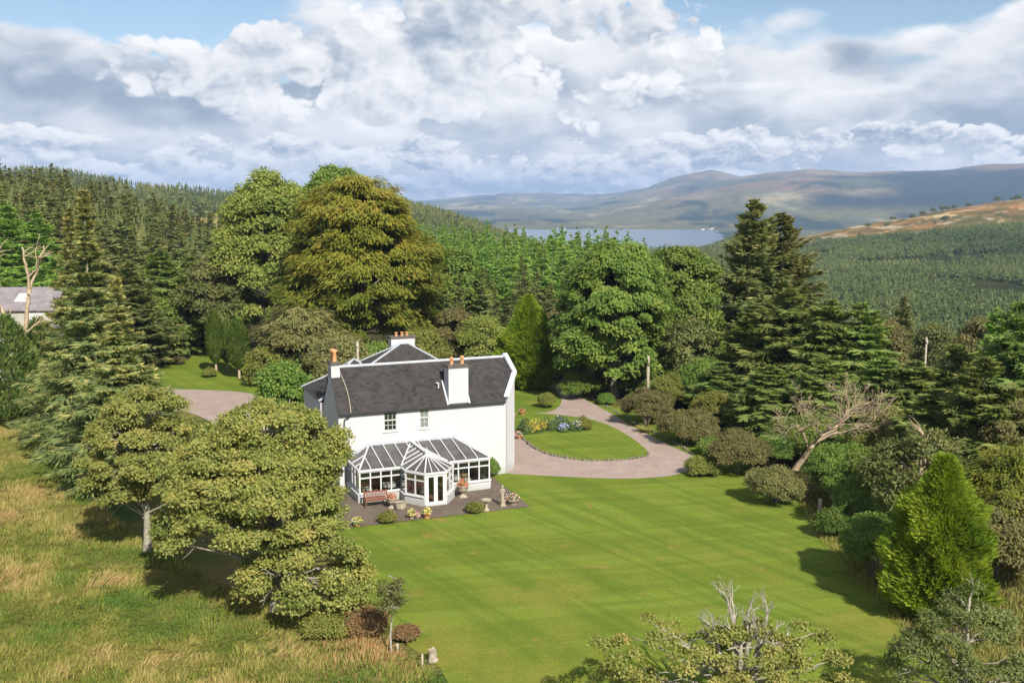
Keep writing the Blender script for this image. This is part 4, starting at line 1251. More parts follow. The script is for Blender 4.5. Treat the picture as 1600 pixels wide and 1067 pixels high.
def bare(seed, H, spread=.6, depth=5, r0=.2, lean=(0, 0), first=.3, kids=3, droop=0.0, shrink=.72):
    """leafless tree of forking limbs"""
    rng = np.random.default_rng(seed); g = Geo()

    def grow(p, d, L, r, k):
        n = 5; P = [np.array(p)]
        dd = np.array(d, float)
        for _ in range(n - 1):
            dd = dd + rng.normal(0, .13, 3) + np.array([0, 0, .03 - droop]); dd /= np.linalg.norm(dd)
            P.append(P[-1] + dd * L / (n - 1))
        r1 = r * .62 if k else .006
        g.tube(P, np.linspace(r, max(r1, .006), n), 7 if k >= depth - 1 else 4 if k < 2 else 5)
        if k == 0: return
        m = kids if k < depth else kids + 1
        for i in range(m):
            j = n - 1 if i < 2 else int(rng.integers(2, n))
            s = rng.normal(0, 1, 3); s -= dd * (s @ dd); s /= np.linalg.norm(s)
            nd = dd + s * spread * rng.uniform(.6, 1.3); nd /= np.linalg.norm(nd)
            grow(P[j], nd, L * shrink * rng.uniform(.7, 1.15), r1 * (.95 if i == 0 else .7), k - 1)
    d0_ = np.array([lean[0], lean[1], 1.0]); d0_ /= np.linalg.norm(d0_)
    grow((0, 0, -.1), d0_, H * first, r0, depth)
    return g


def fitz(g, H):
    """scale a grown tree so that it stands H high"""
    k = H / max(v[:, 2].max() for v in g.V)
    g.V = [v * k for v in g.V]
    return g


def tree(name, label, cat, geo, wood, leafm, woodm, loc, rz_=0., group=None, sc=1.0, smooth=False):
    t = empty(name, loc, rz_, label, cat, group, sc)
    if wood is not None and wood.n: wood.obj('trunk', M[woodm], t, True)
    geo.obj('crown', M[leafm], t, smooth)
    return t


MESH = {}


def proto(key, pair, leafm, woodm):
    g, wg = pair
    MESH[key] = (g.mesh(key + '_crown', M[leafm]), wg.mesh(key + '_trunk', M[woodm], True) if wg.n else None)


def plant(key, name, label, cat, loc, rz_, sc, group=None):
    t = empty(name, loc, rz_, label, cat, group, sc)
    c, tr_ = MESH[key]
    link('crown', c, t)
    if tr_: link('trunk', tr_, t)
    return t


def stand(px, d, ytop, py=480):
    """foot of a tree at that bearing and distance, and the height that brings its top to ytop"""
    x, y, z = at(px, d, py)
    return (x, y, z - .1), Yz(px, ytop, d) - z + .1


# ---------------------------------------------------------------- the named trees, near to far
# two sycamores at the meadow's edge
g, wg = broad(11, [(-.9, .3, 6.6, 3.9, 3.4, 2.3), (-.4, .6, 8.6, 2.5, 2.3, 1.35), (1.3, .6, 7.6, 1.9, 1.9, 1.7), (-3.4, 0, 4.1, 2.3, 2.2, 1.3), (-1.6, -1.2, 4.6, 2.3, 1.8, 1.5), (0, -1.4, 6.0, 2.4, 1.8, 1.5), (-4.2, .6, 6.2, 1.6, 1.6, 1.1), (1.6, -1.0, 2.0, 2.8, 2.2, 1.9), (.2, -.3, 4.6, 2.4, 2, 1.5), (1.7, 0, 4.9, 1.6, 1.6, 1.4), (2.6, -1.2, 1.2, 1.7, 1.6, 1.3)],
              520, .56, 360, .155, .115, trunk=[(0, 0, -.2), (.1, .1, 3), (-.2, .2, 8.2)], nbr=150, r0=.30, gap=.30, flat_=.62)
tree('sycamore_tree', 'large yellow green sycamore in front of the left end of the house', 'tree', g, wg, 'sycamore', 'bark_lichen', (*G(432, 955)[:2], 0))
g, wg = broad(12, [(-.2, 0, 5.6, 2.9, 2.6, 1.8), (.2, .3, 8.0, 2.0, 1.8, 1.1), (-1.5, -.2, 3.7, 2.0, 1.9, 1.3), (1.6, .4, 3.9, 1.5, 1.5, 1.2), (0, 1.2, 4.2, 1.9, 1.6, 1.3), (1.6, 0, 6.2, 1.6, 1.6, 1.2), (-.6, 0, 6.9, 1.9, 1.8, 1.1)],
              230, .56, 380, .155, .115, trunk=[(0, 0, -.2), (0, .1, 3), (.1, .1, 8)], nbr=90, r0=.20, gap=.26, flat_=.62)
tree('sycamore_tree', 'smaller sycamore with bare straight trunk between the meadow and the spruces', 'tree', g, wg, 'sycamore', 'bark_lichen', (*G(230, 862)[:2], 0))

# spruces at the left
for k, (px, d, yt, Rb, lb, tb) in enumerate((
        (140, 83, 298, 4.1, 'tallest of the scraggy spruces at the left, with a bare lichened leader', .30), (116, 92, 326, 3.5, 'second tallest scraggy spruce, with straw tinted top behind the tallest', .35),
        (182, 74, 434, 3.9, 'mid height scraggy spruce with orange cones at its top, beside the sycamores', .40), (112, 90, 560, 3.4, 'low dense spruce below the dead tree at the left', .0),
        (212, 76, 590, 2.7, 'low spreading spruce nearest the parking gravel', .05))):
    loc, H = stand(px, d, yt)
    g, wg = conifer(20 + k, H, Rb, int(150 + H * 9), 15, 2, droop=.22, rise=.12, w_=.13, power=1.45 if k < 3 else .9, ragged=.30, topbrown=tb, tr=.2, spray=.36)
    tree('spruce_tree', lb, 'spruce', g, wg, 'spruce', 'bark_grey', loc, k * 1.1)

def dead_limbs(d=98.0, px0=50):
    """the old pale tree by the farm: thick forking limbs with broken tips"""
    z0 = at(36, 98)[2]; g = Geo(); rg = np.random.default_rng(9)
    for pts, r0_, r1 in ((((52, 640), (51, 575), (45, 535)), .46, .36), (((45, 535), (28, 500), (12, 455), (2, 425)), .30, .10), (((46, 540), (56, 480), (58, 430), (54, 386)), .30, .09),
                         (((20, 478), (21, 430), (24, 388)), .18, .07), (((57, 460), (70, 425), (77, 400), (82, 384)), .20, .06), (((60, 432), (72, 412), (70, 388)), .10, .04),
                         (((12, 455), (4, 420), (6, 388)), .12, .05), (((50, 520), (66, 505), (84, 498)), .16, .05), (((40, 525), (14, 515), (-14, 500)), .18, .06), (((-2, 440), (-20, 400), (-30, 380)), .10, .04)):
        P = np.array([((p[0] - px0) / FPX * d, rg.normal(0, .35), Yz(p[0], p[1], d) - z0) for p in pts])
        P = smooth_loop(P[:, :3], 5, False) if len(P) > 2 else P
        P[1:-1] += rg.normal(0, .05, P[1:-1].shape)
        g.tube(P, np.linspace(r0_, r1, len(P)) * .72 * rg.uniform(.85, 1.15, len(P)), 8)
        for _ in range(9):
            a = P[rg.integers(len(P) // 3, len(P))]; u = unit(rg, 1)[0] * (1, 1, .6) + (0, 0, .5)
            g.tube(bez(a, a + u * .6 + rg.normal(0, .15, 3), a + u * rg.uniform(.8, 1.6), 5), np.linspace(r1 * .7, .015, 5), 5)
    return g


# dead tree, farm building and dark conifers at the left edge
t = empty('dead_tree', (*at(36, 98)[:2], 0), .4, 'leafless pale dead tree in front of the grey farm building', 'dead tree')
dead_limbs().obj('trunk', M['bark_dead'], t, True)
for k, (px, d, yt, Rb) in enumerate(((4, 96, 490, 2.6), (58, 108, 496, 2.2))):
    loc, H = stand(px, d, yt)
    g, wg = cypress(40 + k, H, Rb, 7000, .5, .16)
    tree('cypress_tree', ('dark cypress bush at the left edge below the farm building', 'dark cypress bush behind the foot of the dead tree')[k], 'cypress', g, wg, 'hemlock', 'bark_dark', loc)

b = empty('farm_building', (*at(20, 114)[:2], float(at(20, 114)[2])), R(4), 'low grey roofed farm building behind the dead tree', 'building')
zb = at(20, 114)[2]; ze, zr = Yz(20, 484, 114) - zb, Yz(20, 453, 114) - zb
g = Geo(); g.box(-14, 3.8, 0, 7, -.5, ze); g.obj('wall', flat('render_wall', (.38, .355, .30), .9, .1, 2), b)
vv, ff = thick([(-14.2, -.3, ze), (4, -.3, ze), (4, 3.5, zr), (-14.2, 3.5, zr)], .12)
rf = poly('roof', vv, ff, flat('sheet_roof', (.21, .185, .185), .7, .18, 1.5), b)
vv, ff = thick([(-14.2, 3.503, zr), (4, 3.503, zr), (4, 7.3, ze), (-14.2, 7.3, ze)], .12)
poly('roof', vv, ff, M['lead'], b)
g = Geo(); g.bar((.4, .9, ze + (zr - ze) * .32 + .06), (.4, 2.3, ze + (zr - ze) * .68 + .06), 1.2, .06); g.obj('skylight', M['white_paint'], rf)
g = Geo(); g.box(1.4, 3.0, -.04, .04, .0, ze - .3); g.obj('door', M['white_paint'], b)

# clipped pair on the rear lawn and the bright cones
for k, (px, py, yt, Rb) in enumerate(((338, 584, 484, .95), (374, 591, 498, 1.25), (356, 580, 500, .9))):
    loc = (*G(px, py)[:2], 0); d = math.hypot(*loc[:2]); H = Yz(px, yt, d)
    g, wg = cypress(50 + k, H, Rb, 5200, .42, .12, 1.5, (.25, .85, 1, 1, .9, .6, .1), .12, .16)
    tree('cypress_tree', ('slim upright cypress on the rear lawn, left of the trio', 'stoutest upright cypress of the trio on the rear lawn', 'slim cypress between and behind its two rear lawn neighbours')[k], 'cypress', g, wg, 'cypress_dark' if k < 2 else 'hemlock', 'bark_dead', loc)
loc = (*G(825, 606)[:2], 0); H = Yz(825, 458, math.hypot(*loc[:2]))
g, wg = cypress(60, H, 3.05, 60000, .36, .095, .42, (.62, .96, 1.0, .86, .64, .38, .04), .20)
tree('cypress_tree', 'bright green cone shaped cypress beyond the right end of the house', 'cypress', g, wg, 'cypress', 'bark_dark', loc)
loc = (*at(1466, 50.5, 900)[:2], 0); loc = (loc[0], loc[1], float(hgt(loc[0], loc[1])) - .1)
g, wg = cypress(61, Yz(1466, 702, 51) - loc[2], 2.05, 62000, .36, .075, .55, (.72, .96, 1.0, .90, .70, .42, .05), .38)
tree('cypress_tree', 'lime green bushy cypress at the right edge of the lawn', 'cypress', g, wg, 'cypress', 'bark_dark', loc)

# the great trees behind the house
def bigtree(seed, name, label, px, d, yt, Rr, leafm, style='round', ncl=210, rc=1.15, nl=170, L=.5, Wd=.32, cat='tree', squash=1.0, lowz=.30, woodm='bark_grey', droop=.35, full=False, **kw):
    loc, H = stand(px, d, yt)
    rng = np.random.default_rng(seed + 900)
    lobes = [(0, 0, H * .62, Rr * .80, Rr * .80, H * .34), (0, 0, H * .80, Rr * .55, Rr * .55, H * .195)]
    if full:
        lobes += [(0, 0, H * .33, Rr * .86, Rr * .86, H * .27), (0, 0, H * .55, Rr * .82, Rr * .82, H * .26)]
    for k in range(10 if full else 7):
        a = k * .9 + rng.uniform(0, .5); z = H * rng.uniform(lowz, .66)
        lobes.append((Rr * .58 * math.cos(a), Rr * .58 * math.sin(a), z, Rr * .46, Rr * .46, H * .16 * squash))
    for k in range(3):
        a = k * 2.1 + seed; lobes.append((Rr * .32 * math.cos(a), Rr * .32 * math.sin(a), H * .78, Rr * .4, Rr * .4, H * .15))
    g, wg = broad(seed, lobes, ncl, rc, nl, L, Wd, droop, style=style, trunk=[(0, 0, -.3), (0, 0, H * .4), (0, 0, H * .85)], nbr=40, r0=.02 * H + .1, **kw)
    return tree(name, label, cat, g, wg, leafm, woodm, loc, seed * .7)


bigtree(71, 'beech_tree', 'huge copper tinged beech rising behind the house', 562, 120, 282, 9.2, 'beech', 'spray', 560, 1.2, 230, .62, .17, 'beech', droop=.55, tilt=.12, lowz=.16, full=True, low=-.7)
bigtree(72, 'sycamore_tree', 'tall pale green sycamore left of the copper beech', 428, 134, 275, 7.3, 'broad_olive', ncl=330, rc=1.2, nl=300, L=.36, Wd=.26, gap=.04, full=True, lowz=.2)
bigtree(73, 'sycamore_tree', 'tall green sycamore whose top shows above the copper beech', 528, 143, 264, 6.6, 'broad_green', ncl=240, rc=1.25, nl=260, L=.38, Wd=.27)
bigtree(74, 'chestnut_tree', 'broad dark green tree beside the far bend of the drive', 962, 101, 380, 6.0, 'broad_green', ncl=560, rc=.85, nl=220, L=.33, Wd=.20, lowz=.14, cat='tree', style='spray', droop=.75, full=True, low=-.7)
bigtree(75, 'chestnut_tree', 'round topped tree between the broad dark green tree and the tall fir', 1062, 108, 384, 4.6, 'broad_green', ncl=260, rc=.95, nl=240, L=.32, Wd=.22, lowz=.12, full=True)
bigtree(76, 'broadleaf_tree', 'small blue green tree low beside the utility pole', 1078, 99, 505, 2.9, 'greygreen', ncl=110, rc=.7, L=.3, Wd=.18, lowz=.2)
bigtree(77, 'broadleaf_tree', 'light green tree just right of the copper beech', 712, 140, 394, 4.4, 'broad_green', ncl=150, rc=1.0, L=.45, Wd=.28, lowz=.25, gap=.1)
bigtree(78, 'beech_tree', 'low brownish beech below the left side of the copper beech', 472, 112, 482, 4.6, 'brownbush', 'spray', 170, 1.0, 170, .6, .16, 'beech', lowz=.15, droop=.5)
bigtree(79, 'broadleaf_tree', 'scraggy grey green tree with dead lower limbs left of the pale sycamore', 330, 132, 405, 4.2, 'greygreen', ncl=120, rc=.95, L=.4, Wd=.22, gap=.25, woodm='bark_dead')
bigtree(80, 'broadleaf_tree', 'dark leafy tree at the far left end of the rear lawn', 236, 134, 462, 4.6, 'broad_green', ncl=170, rc=1.0, nl=230, L=.3, Wd=.2, lowz=.15)
bigtree(81, 'broadleaf_tree', 'dark rounded tree behind the rear lawn, right of its darkest neighbour', 290, 140, 446, 4.8, 'broad_green', ncl=180, rc=1.0, nl=230, L=.3, Wd=.2, lowz=.15)
MIDS = [  # px, d, ytop, R, leaf, label
    (425, 110, 545, 2.8, 'broad_olive', 'low pale green tree below the pale sycamore'), (530, 100, 528, 3.2, 'brownbush', 'low brownish green tree just behind the left chimney'),
    (438, 86, 572, 2.2, 'broad_green', 'small bright green tree standing left of the house'), (655, 112, 520, 3.0, 'broad_olive', 'low tree behind the rear chimney'),
    (705, 124, 486, 3.4, 'brownbush', 'brownish tree right of the rear chimney'), (752, 122, 498, 3.2, 'broad_olive', 'olive tree left of the bright green cone'),
    (790, 128, 520, 2.8, 'brownbush', 'dull tree hugging the left side of the bright green cone'), (872, 118, 490, 2.6, 'brownbush', 'thin brownish tree between bright cone and broad dark tree'),
    (592, 104, 540, 2.6, 'broad_green', 'low green tree left of the rear chimney'), (1392, 118, 500, 2.4, 'brownbush', 'russet tree between two dark spruces at the right'),
    (1465, 130, 502, 3.0, 'greygreen', 'pale bare looking tree above the pole at the right'), (1540, 112, 498, 3.2, 'brownbush', 'straw tinted tree near the right edge above the spruces')]
for k, (px, d, yt, Rr, lm, lb) in enumerate(MIDS):
    bigtree(200 + k, 'broadleaf_tree', lb, px, d, yt, Rr, lm, ncl=110, rc=.8, nl=190, L=.26, Wd=.16, lowz=.22, gap=.05)

# firs and hemlocks to the right
proto('fir', conifer(90, 18, 4.5, 300, 14, 1, droop=.16, rise=.22, w_=.22, power=.8, ragged=.22, topbrown=.25, tr=.3, spray=.45), 'fir', 'bark_dark')
proto('fir_b', conifer(91, 18, 4.5, 290, 14, 1, droop=.12, rise=.24, w_=.22, power=.7, ragged=.28, topbrown=.2, tr=.3, spray=.45), 'fir', 'bark_dark')
proto('hemlock', conifer(92, 12, 4.2, 260, 14, 1, droop=.30, rise=.10, w_=.20, power=.62, ragged=.22, tr=.22, spray=.46), 'hemlock', 'bark_dark')
proto('hemlock_b', conifer(93, 12, 4.2, 260, 14, 1, droop=.34, rise=.16, w_=.20, power=.70, ragged=.28, tr=.22, spray=.46), 'hemlock', 'bark_dark')
proto('larch', conifer(94, 12, 3.0, 190, 12, 1, droop=.10, rise=.18, w_=.16, power=.8, ragged=.25, tr=.2, spray=.40), 'larch', 'bark_grey')
CON = [  # key, px, d, ytop, R, name, label
    ('fir', 1174, 112, 312, 5.2, 'fir_tree', 'tallest dark fir, standing clear above the other trees'),
    ('fir_b', 1216, 115, 334, 5.0, 'fir_tree', 'second dark fir, joined to the tallest on its right'),
    ('hemlock', 1178, 98, 478, 4.2, 'hemlock_tree', 'dense green conifer at the foot of the tallest fir'), ('hemlock_b', 1232, 95, 452, 4.4, 'hemlock_tree', 'yellow green conifer right below the second fir'),
    ('hemlock', 1296, 92, 470, 4.2, 'hemlock_tree', 'broad drooping conifer right of the yellow green conifer'), ('hemlock_b', 1348, 91, 474, 4.0, 'hemlock_tree', 'rightmost of the close row of drooping conifers'),
    ('hemlock', 1206, 85, 572, 3.4, 'hemlock_tree', 'low dark conifer behind the bare branched tree'), ('hemlock_b', 1130, 93, 566, 3.0, 'hemlock_tree', 'low feathery conifer above the drive shrubs'),
    ('hemlock_b', 1292, 83, 560, 3.6, 'hemlock_tree', 'dark conifer just right of the bare branched tree'), ('hemlock', 1385, 84, 560, 3.4, 'hemlock_tree', 'dark conifer in the hollow right of the bare branched tree'),
    ('hemlock', 1436, 82, 566, 3.8, 'hemlock_tree', 'feathery conifer left of the pole at the right'), ('hemlock_b', 1500, 84, 540, 3.8, 'hemlock_tree', 'feathery conifer right of the pole at the right'),
    ('larch', 1560, 88, 484, 3.2, 'larch_tree', 'yellowish larch near the right edge'), ('hemlock_b', 1596, 80, 474, 3.8, 'larch_tree', 'scraggy conifer at the very right edge'),
    ('hemlock', 1470, 72, 610, 3.4, 'hemlock_tree', 'dark conifer behind the grey green tree at the right'), ('hemlock_b', 1545, 70, 560, 3.8, 'hemlock_tree', 'dark conifer below the yellowish larch'),
    ('fir', 1412, 165, 462, 3.2, 'spruce_tree', 'lone blue green spruce on the slope beyond the conifers'), ('fir_b', 1368, 150, 486, 2.8, 'spruce_tree', 'dark spruce on the slope left of the lone blue green spruce'),
    ('hemlock', 252, 135, 392, 4.4, 'spruce_tree', 'dark spruce behind the scraggy spruces at the left'), ('hemlock_b', 300, 150, 402, 4.6, 'spruce_tree', 'dark spruce left of the scraggy grey green tree'),
    ('fir_b', 205, 125, 410, 4.2, 'spruce_tree', 'dark spruce right of the tallest scraggy spruce'), ('larch', 22, 150, 318, 4.4, 'larch_tree', 'fresh green larch at the far left above the farm building'),
    ('larch', 64, 158, 330, 4.4, 'larch_tree', 'fresh green larch right of its left edge neighbour'), ('larch', -25, 148, 312, 4.6, 'larch_tree', 'fresh green larch cut by the left picture edge')]
KH = {'fir': (18, 4.5), 'fir_b': (18, 4.5), 'hemlock': (12, 4.2), 'hemlock_b': (12, 4.2), 'larch': (12, 3.0)}
for k, (key, px, d, yt, Rb, nm, lb) in enumerate(CON):
    loc, H = stand(px, d, yt); h0, r0_ = KH[key]
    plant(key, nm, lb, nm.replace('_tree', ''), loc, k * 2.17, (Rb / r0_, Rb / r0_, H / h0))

# right side, near
def shrub(seed, label, px, py, w_m, h_m, leafm, cat='shrub', name='shrub', n=70, rc=.38, nl=120, L=.16, Wd=.09, style='round', d=None, stems=8, droop=.2, group=None, low=-.3):
    if d is None: x, y, _ = G(px, py); z = 0.0
    else: x, y, z = at(px, d, py)
    rng = np.random.default_rng(seed)
    lobes = [(0, 0, h_m * .50, w_m * .40, w_m * .36, h_m * .46)] + [(w_m * .28 * math.cos(a), w_m * .28 * math.sin(a), h_m * rng.uniform(.3, .55), w_m * .25, w_m * .25, h_m * .34) for a in np.arange(0, 6, 1.25) + rng.uniform(0, 1)]
    g, _ = broad(seed, lobes, n, rc, nl, L, Wd, droop, style=style, low=low)
    wg = Geo()
    for k in range(stems):
        a = rng.uniform(0, 6.28); e = np.array([w_m * .3 * math.cos(a), w_m * .3 * math.sin(a), h_m * rng.uniform(.5, .85)])
        wg.tube(bez(np.array([.05 * math.cos(a), .05 * math.sin(a), -.1]), e * np.array([.4, .4, .6]), e, 6), np.linspace(.05, .012, 6), 5)
    t = empty(name, (x, y, z), seed * .9, label, cat, group)
    wg.obj('stem', M['bark_grey'], t, True); g.obj('foliage', M[leafm], t)
    return t


SH = [
    (301, 'tall grey green rhododendron below the utility pole', 1010, 664, 4.2, 3.2, 'brownbush'), (302, 'green bush behind the rhododendron below the utility pole', 1050, 640, 3.6, 3.4, 'broad_olive'),
    (303, 'brownish rhododendron at the middle of the drive edge', 1075, 693, 4.4, 2.8, 'brownbush'), (304, 'yellowish bush above the drive between rhododendron and conifers', 1122, 668, 4.2, 3.2, 'broad_olive'),
    (305, 'large russet azalea at the lawn corner near the drive bend', 1150, 740, 4.2, 3.1, 'brownbush'), (306, 'round russet azalea alone at the lawn edge', 1211, 786, 3.4, 2.3, 'brownbush'),
    (307, 'small low bush at the outer bend of the drive', 1097, 742, 2.0, 1.2, 'broad_olive'), (308, 'small round bush on the verge under the broad dark tree', 948, 632, 1.2, 1.0, 'broad_green'),
    (309, 'leafy green bush right of the bare branched tree', 1318, 788, 4.6, 3.9, 'broad_green'), (310, 'clipped dark ball shaped bush beside the fence posts', 1300, 838, 1.8, 1.5, 'cypress_dark'),
    (311, 'dark bush between the ball shaped bush and the lime cypress', 1362, 900, 3.0, 3.4, 'broad_green'), (312, 'green bush behind the dark bush and fence posts', 1345, 815, 3.2, 2.6, 'broad_green'),
    (313, 'bushy shrub on the far drive verge beyond the house corner', 854, 637, 1.4, 1.3, 'broad_olive'), (314, 'low green shrub between russet azaleas and drive', 1112, 712, 2.0, 1.3, 'broad_green'),
    (315, 'green bush at the foot of the bare branched tree', 1205, 730, 3.0, 2.4, 'broad_green'), (316, 'small shrub at the house wall right of the conservatory', 766, 744, .9, 1.2, 'broad_green'),
    (317, 'low golden bush at the patio edge left of the bird bath', 741, 801, .75, .45, 'broad_olive'), (318, 'low golden bush at the patio edge left of the porch', 606, 817, .65, .5, 'broad_olive'),
    (319, 'low shrub in front of the trio on the rear lawn', 327, 589, 1.2, .9, 'broad_olive'), (320, 'round shrub in the middle of the rear lawn', 280, 569, 1.3, .8, 'brownbush'),
    (321, 'pale flowering shrub at the left of the rear lawn', 250, 571, 1.7, 1.0, 'greygreen'), (322, 'dark shrub at the right end of the flower bed', 912, 672, 1.0, .9, 'broad_olive'),
    (323, 'reddish bramble thicket behind the sapling', 566, 985, 2.0, .75, 'redbush'), (324, 'green bramble thicket under the large sycamore', 515, 985, 2.6, .8, 'broad_olive'),
    (341, 'leafy dark bush at the foot of the broad dark tree, beside the drive', 905, 622, 3.6, 2.6, 'broad_green'), (342, 'dark bush under the middle of the broad dark tree', 950, 612, 4.0, 2.6, 'broad_olive'),
    (343, 'rounded bush on the far side of the bright green cone', 868, 590, 3.4, 2.8, 'broad_green'), (344, 'dull bush behind the gap between the two house chimneys', 690, 560, 4.0, 2.6, 'broad_olive'),
    (345, 'green bush left of the bright green cone on the rear grass', 770, 590, 3.4, 2.4, 'broad_green'), (346, 'brownish bush among the trees behind the right chimney', 730, 562, 3.6, 2.4, 'brownbush'),
    (347, 'green bush at the right end of the rear lawn', 408, 592, 2.4, 1.8, 'broad_olive'), (325, 'low reddish bramble right of the sapling', 634, 1000, .9, .45, 'redbush')]
for sd, lb, px, py, ww, hh, lm in SH:
    k = ww / 3.5
    shrub(sd, lb, px, py, ww, hh, lm, n=int(34 + 30 * ww), rc=.24 + .13 * k, nl=190, L=.10 + .025 * k, Wd=.06 + .015 * k)
for sd, lb, px, d, yt, ww, lm in ((330, 'dark bush in the hollow behind the ball shaped bush', 1395, 66, 700, 5, 'broad_green'), (331, 'brown green beech bush at the lower right edge', 1592, 60, 690, 6.5, 'beech'),
                                  (332, 'dark bush right of the lime cypress', 1568, 57, 780, 5, 'brownbush'), (333, 'dark undergrowth bush below the drooping conifers', 1260, 78, 650, 5, 'broad_green'),
                                  (334, 'olive bush beneath the conifers right of the bare branched tree', 1390, 76, 640, 5, 'broad_olive'), (335, 'leafy beech bush below the scraggy right edge conifer', 1588, 70, 600, 6, 'brownbush'),
                                  (336, 'dim green bush beneath the grey green tree', 1450, 62, 740, 5, 'broad_green'), (337, 'dim bush behind the broad dark tree by the drive', 1100, 96, 560, 5, 'broad_green')):
    x, y, z = at(px, d, 700); hh = max(2.0, Yz(px, yt, d) - z)
    shrub(sd, lb, px, 700, ww, hh, lm, d=d, n=int(50 + 24 * ww), rc=.55, nl=170, L=.19, Wd=.10, style='spray' if lm in ('beech', 'brownbush') else 'round', droop=.5)
# fern clump at the drive edge
t = empty('fern_clump', (*G(1012, 676)[:2], 0), 0, 'golden bracken clump at the drive edge', 'fern')
rng = np.random.default_rng(8); g = Geo()
for k in range(26):
    a = rng.uniform(0, 6.28); Lf = rng.uniform(.9, 1.5); s = np.linspace(.1, 1, 12)
    P = np.stack([np.cos(a) * Lf * s * .8, np.sin(a) * Lf * s * .8, Lf * (1.1 * s - .75 * s * s)], -1)
    for sd in (-1, 1):
        yw = a + sd * 1.1; g.leaves(P, np.tile([math.cos(yw), math.sin(yw), -.1], (12, 1)), np.tile([0, 0, 1.0], (12, 1)), .34 * (1.1 - s), .10, np.clip(rng.normal(.72, .1, 12), 0, 1))
g.obj('frond', M['sycamore'], t)

# bare branched tree, grey green tree, trees at the bottom of the picture
t = empty('dead_tree', (*at(1240, 75.5, 700)[:2], -.1), 0, 'bare twiggy tree leaning right among the dark conifers', 'dead tree')
fitz(bare(402, 6.0, .66, 6, .13, (.35, .05), .22, 3, shrink=.80), 7.6).obj('trunk', M['bark_dead'], t, True)
x, y, z = at(1440, 61, 700); H = Yz(1440, 652, 61) - z
g, wg = broad(410, [(0, 0, H * .62, 2.2, 2.0, H * .28), (1.2, 0, H * .5, 1.7, 1.6, H * .22), (-1.4, .2, H * .52, 1.6, 1.5, H * .22), (.3, 0, H * .3, 1.8, 1.7, H * .2)], 130, .5, 120, .26, .12, trunk=[(0, 0, -.2), (.1, 0, H * .5), (.2, 0, H * .8)], nbr=40, r0=.2, gap=.12)
wg2 = bare(411, H * .42, .4, 3, .12, (.15, 0), .45, 2)
wg.add(np.concatenate(wg2.V) + np.array([.2, 0, H * .66]), np.concatenate(wg2.Q), .5)
tree('willow_tree', 'grey green tree with a dead pale leader behind the lime cypress', 'tree', g, wg, 'greygreen', 'bark_dead', (x, y, z - .1))
# half dead tree in the foreground: its foot is below the picture
fx, fy = at(1158, 37.0, 1060)[:2]
g, wg = broad(420, [(-3.6, .3, 2.9, 1.9, 1.5, 1.0), (-1.9, 0, 2.2, 2.1, 1.6, 1.3), (.5, -.2, 2.4, 2.0, 1.6, 1.2), (2.3, .2, 2.0, 1.7, 1.4, 1.0), (2.5, .3, 3.3, .75, .7, .5), (-4.6, -.4, 1.3, 1.3, 1.2, .9), (-3.0, -.5, 1.0, 2.2, 1.6, 1.0), (3.6, -.2, 1.0, 1.6, 1.3, .9), (0, .3, 3.3, 1.1, .9, .7)],
              190, .36, 170, .13, .09, trunk=[(0, 0, -.2), (-.1, 0, 2), (-.2, 0, 3.6)], nbr=66, r0=.19, gap=.34, flat_=.6)
for sd, off, ln_, H_ in ((421, (-.2, 0, 2.4), (-.25, 0), 3.6), (422, (.25, 0, 2.3), (.45, 0), 3.6), (425, (.0, 0, 2.2), (.1, 0), 3.2), (423, (-.5, .1, 2.3), (-.7, .1), 2.4), (424, (.5, 0, 2.4), (1.3, 0), 2.2)):
    b2 = bare(sd, H_, .55, 4, .13, ln_, .42, 3, shrink=.62)
    wg.add(np.concatenate(b2.V) + np.array(off), np.concatenate(b2.Q), .5)
tree('oak_tree', 'half dead oak with bare lichened crown in the foreground', 'tree', g, wg, 'sycamore', 'bark_lichen', (fx, fy, 0))
x, y, z = at(1510, 40.0, 1000); z = float(hgt(x, y))
H = Yz(1510, 908, 40) - z
g, wg = broad(430, [(0, 0, H * .6, 1.9, 1.6, H * .3), (-1.4, 0, H * .42, 1.5, 1.3, H * .25), (1.2, 0, H * .5, 1.3, 1.2, H * .28), (.2, 0, H * .82, 1.0, .9, H * .16), (1.4, .2, H * .2, 1.6, 1.3, H * .2)], 130, .34, 170, .16, .06, trunk=[(0, 0, -.2), (0, 0, H * .4), (.1, 0, H * .9)], nbr=50, r0=.13, gap=.14)
tree('willow_tree', 'grey green willow with pale stems in the lower right corner', 'tree', g, wg, 'greygreen', 'bark_lichen', (x, y, z - .1))
# sapling at the lawn's lower left corner
x, y, _ = G(612, 1022)
g, wg = broad(440, [(0, 0, 2.3, .62, .5, .7), (-.25, 0, 3.0, .3, .3, .6), (.35, 0, 2.9, .35, .3, .5)], 34, .24, 60, .13, .06, trunk=[(0, 0, -.1), (.05, 0, 1.6), (.0, 0, 3.5)], nbr=24, r0=.055, gap=.1)
tree('sapling', 'thin young tree with pale stem at the lower left lawn corner', 'sapling', g, wg, 'greygreen', 'bark_lichen', (x, y, 0))

# stump and posts
t = empty('tree_stump', G(676, 1032), .3, 'short grey tree stump on the lawn near the bottom edge', 'stump')
g = Geo(); rng = np.random.default_rng(4)
V = []
for r_, z in ((.24, -.05), (.19, .12), (.17, .35), (.18, .52), (.02, .46)):
    V.append([(r_ * math.cos(a) * rng.uniform(.8, 1.2), r_ * math.sin(a) * rng.uniform(.8, 1.2), z + rng.uniform(-.04, .04)) for a in np.arange(10) * .628])
g.add(np.array(V).reshape(-1, 3), [(i * 10 + j, i * 10 + (j + 1) % 10, i * 10 + 10 + (j + 1) % 10, i * 10 + 10 + j) for i in range(4) for j in range(10)])
g.obj('bole', M['wood_grey'], t)


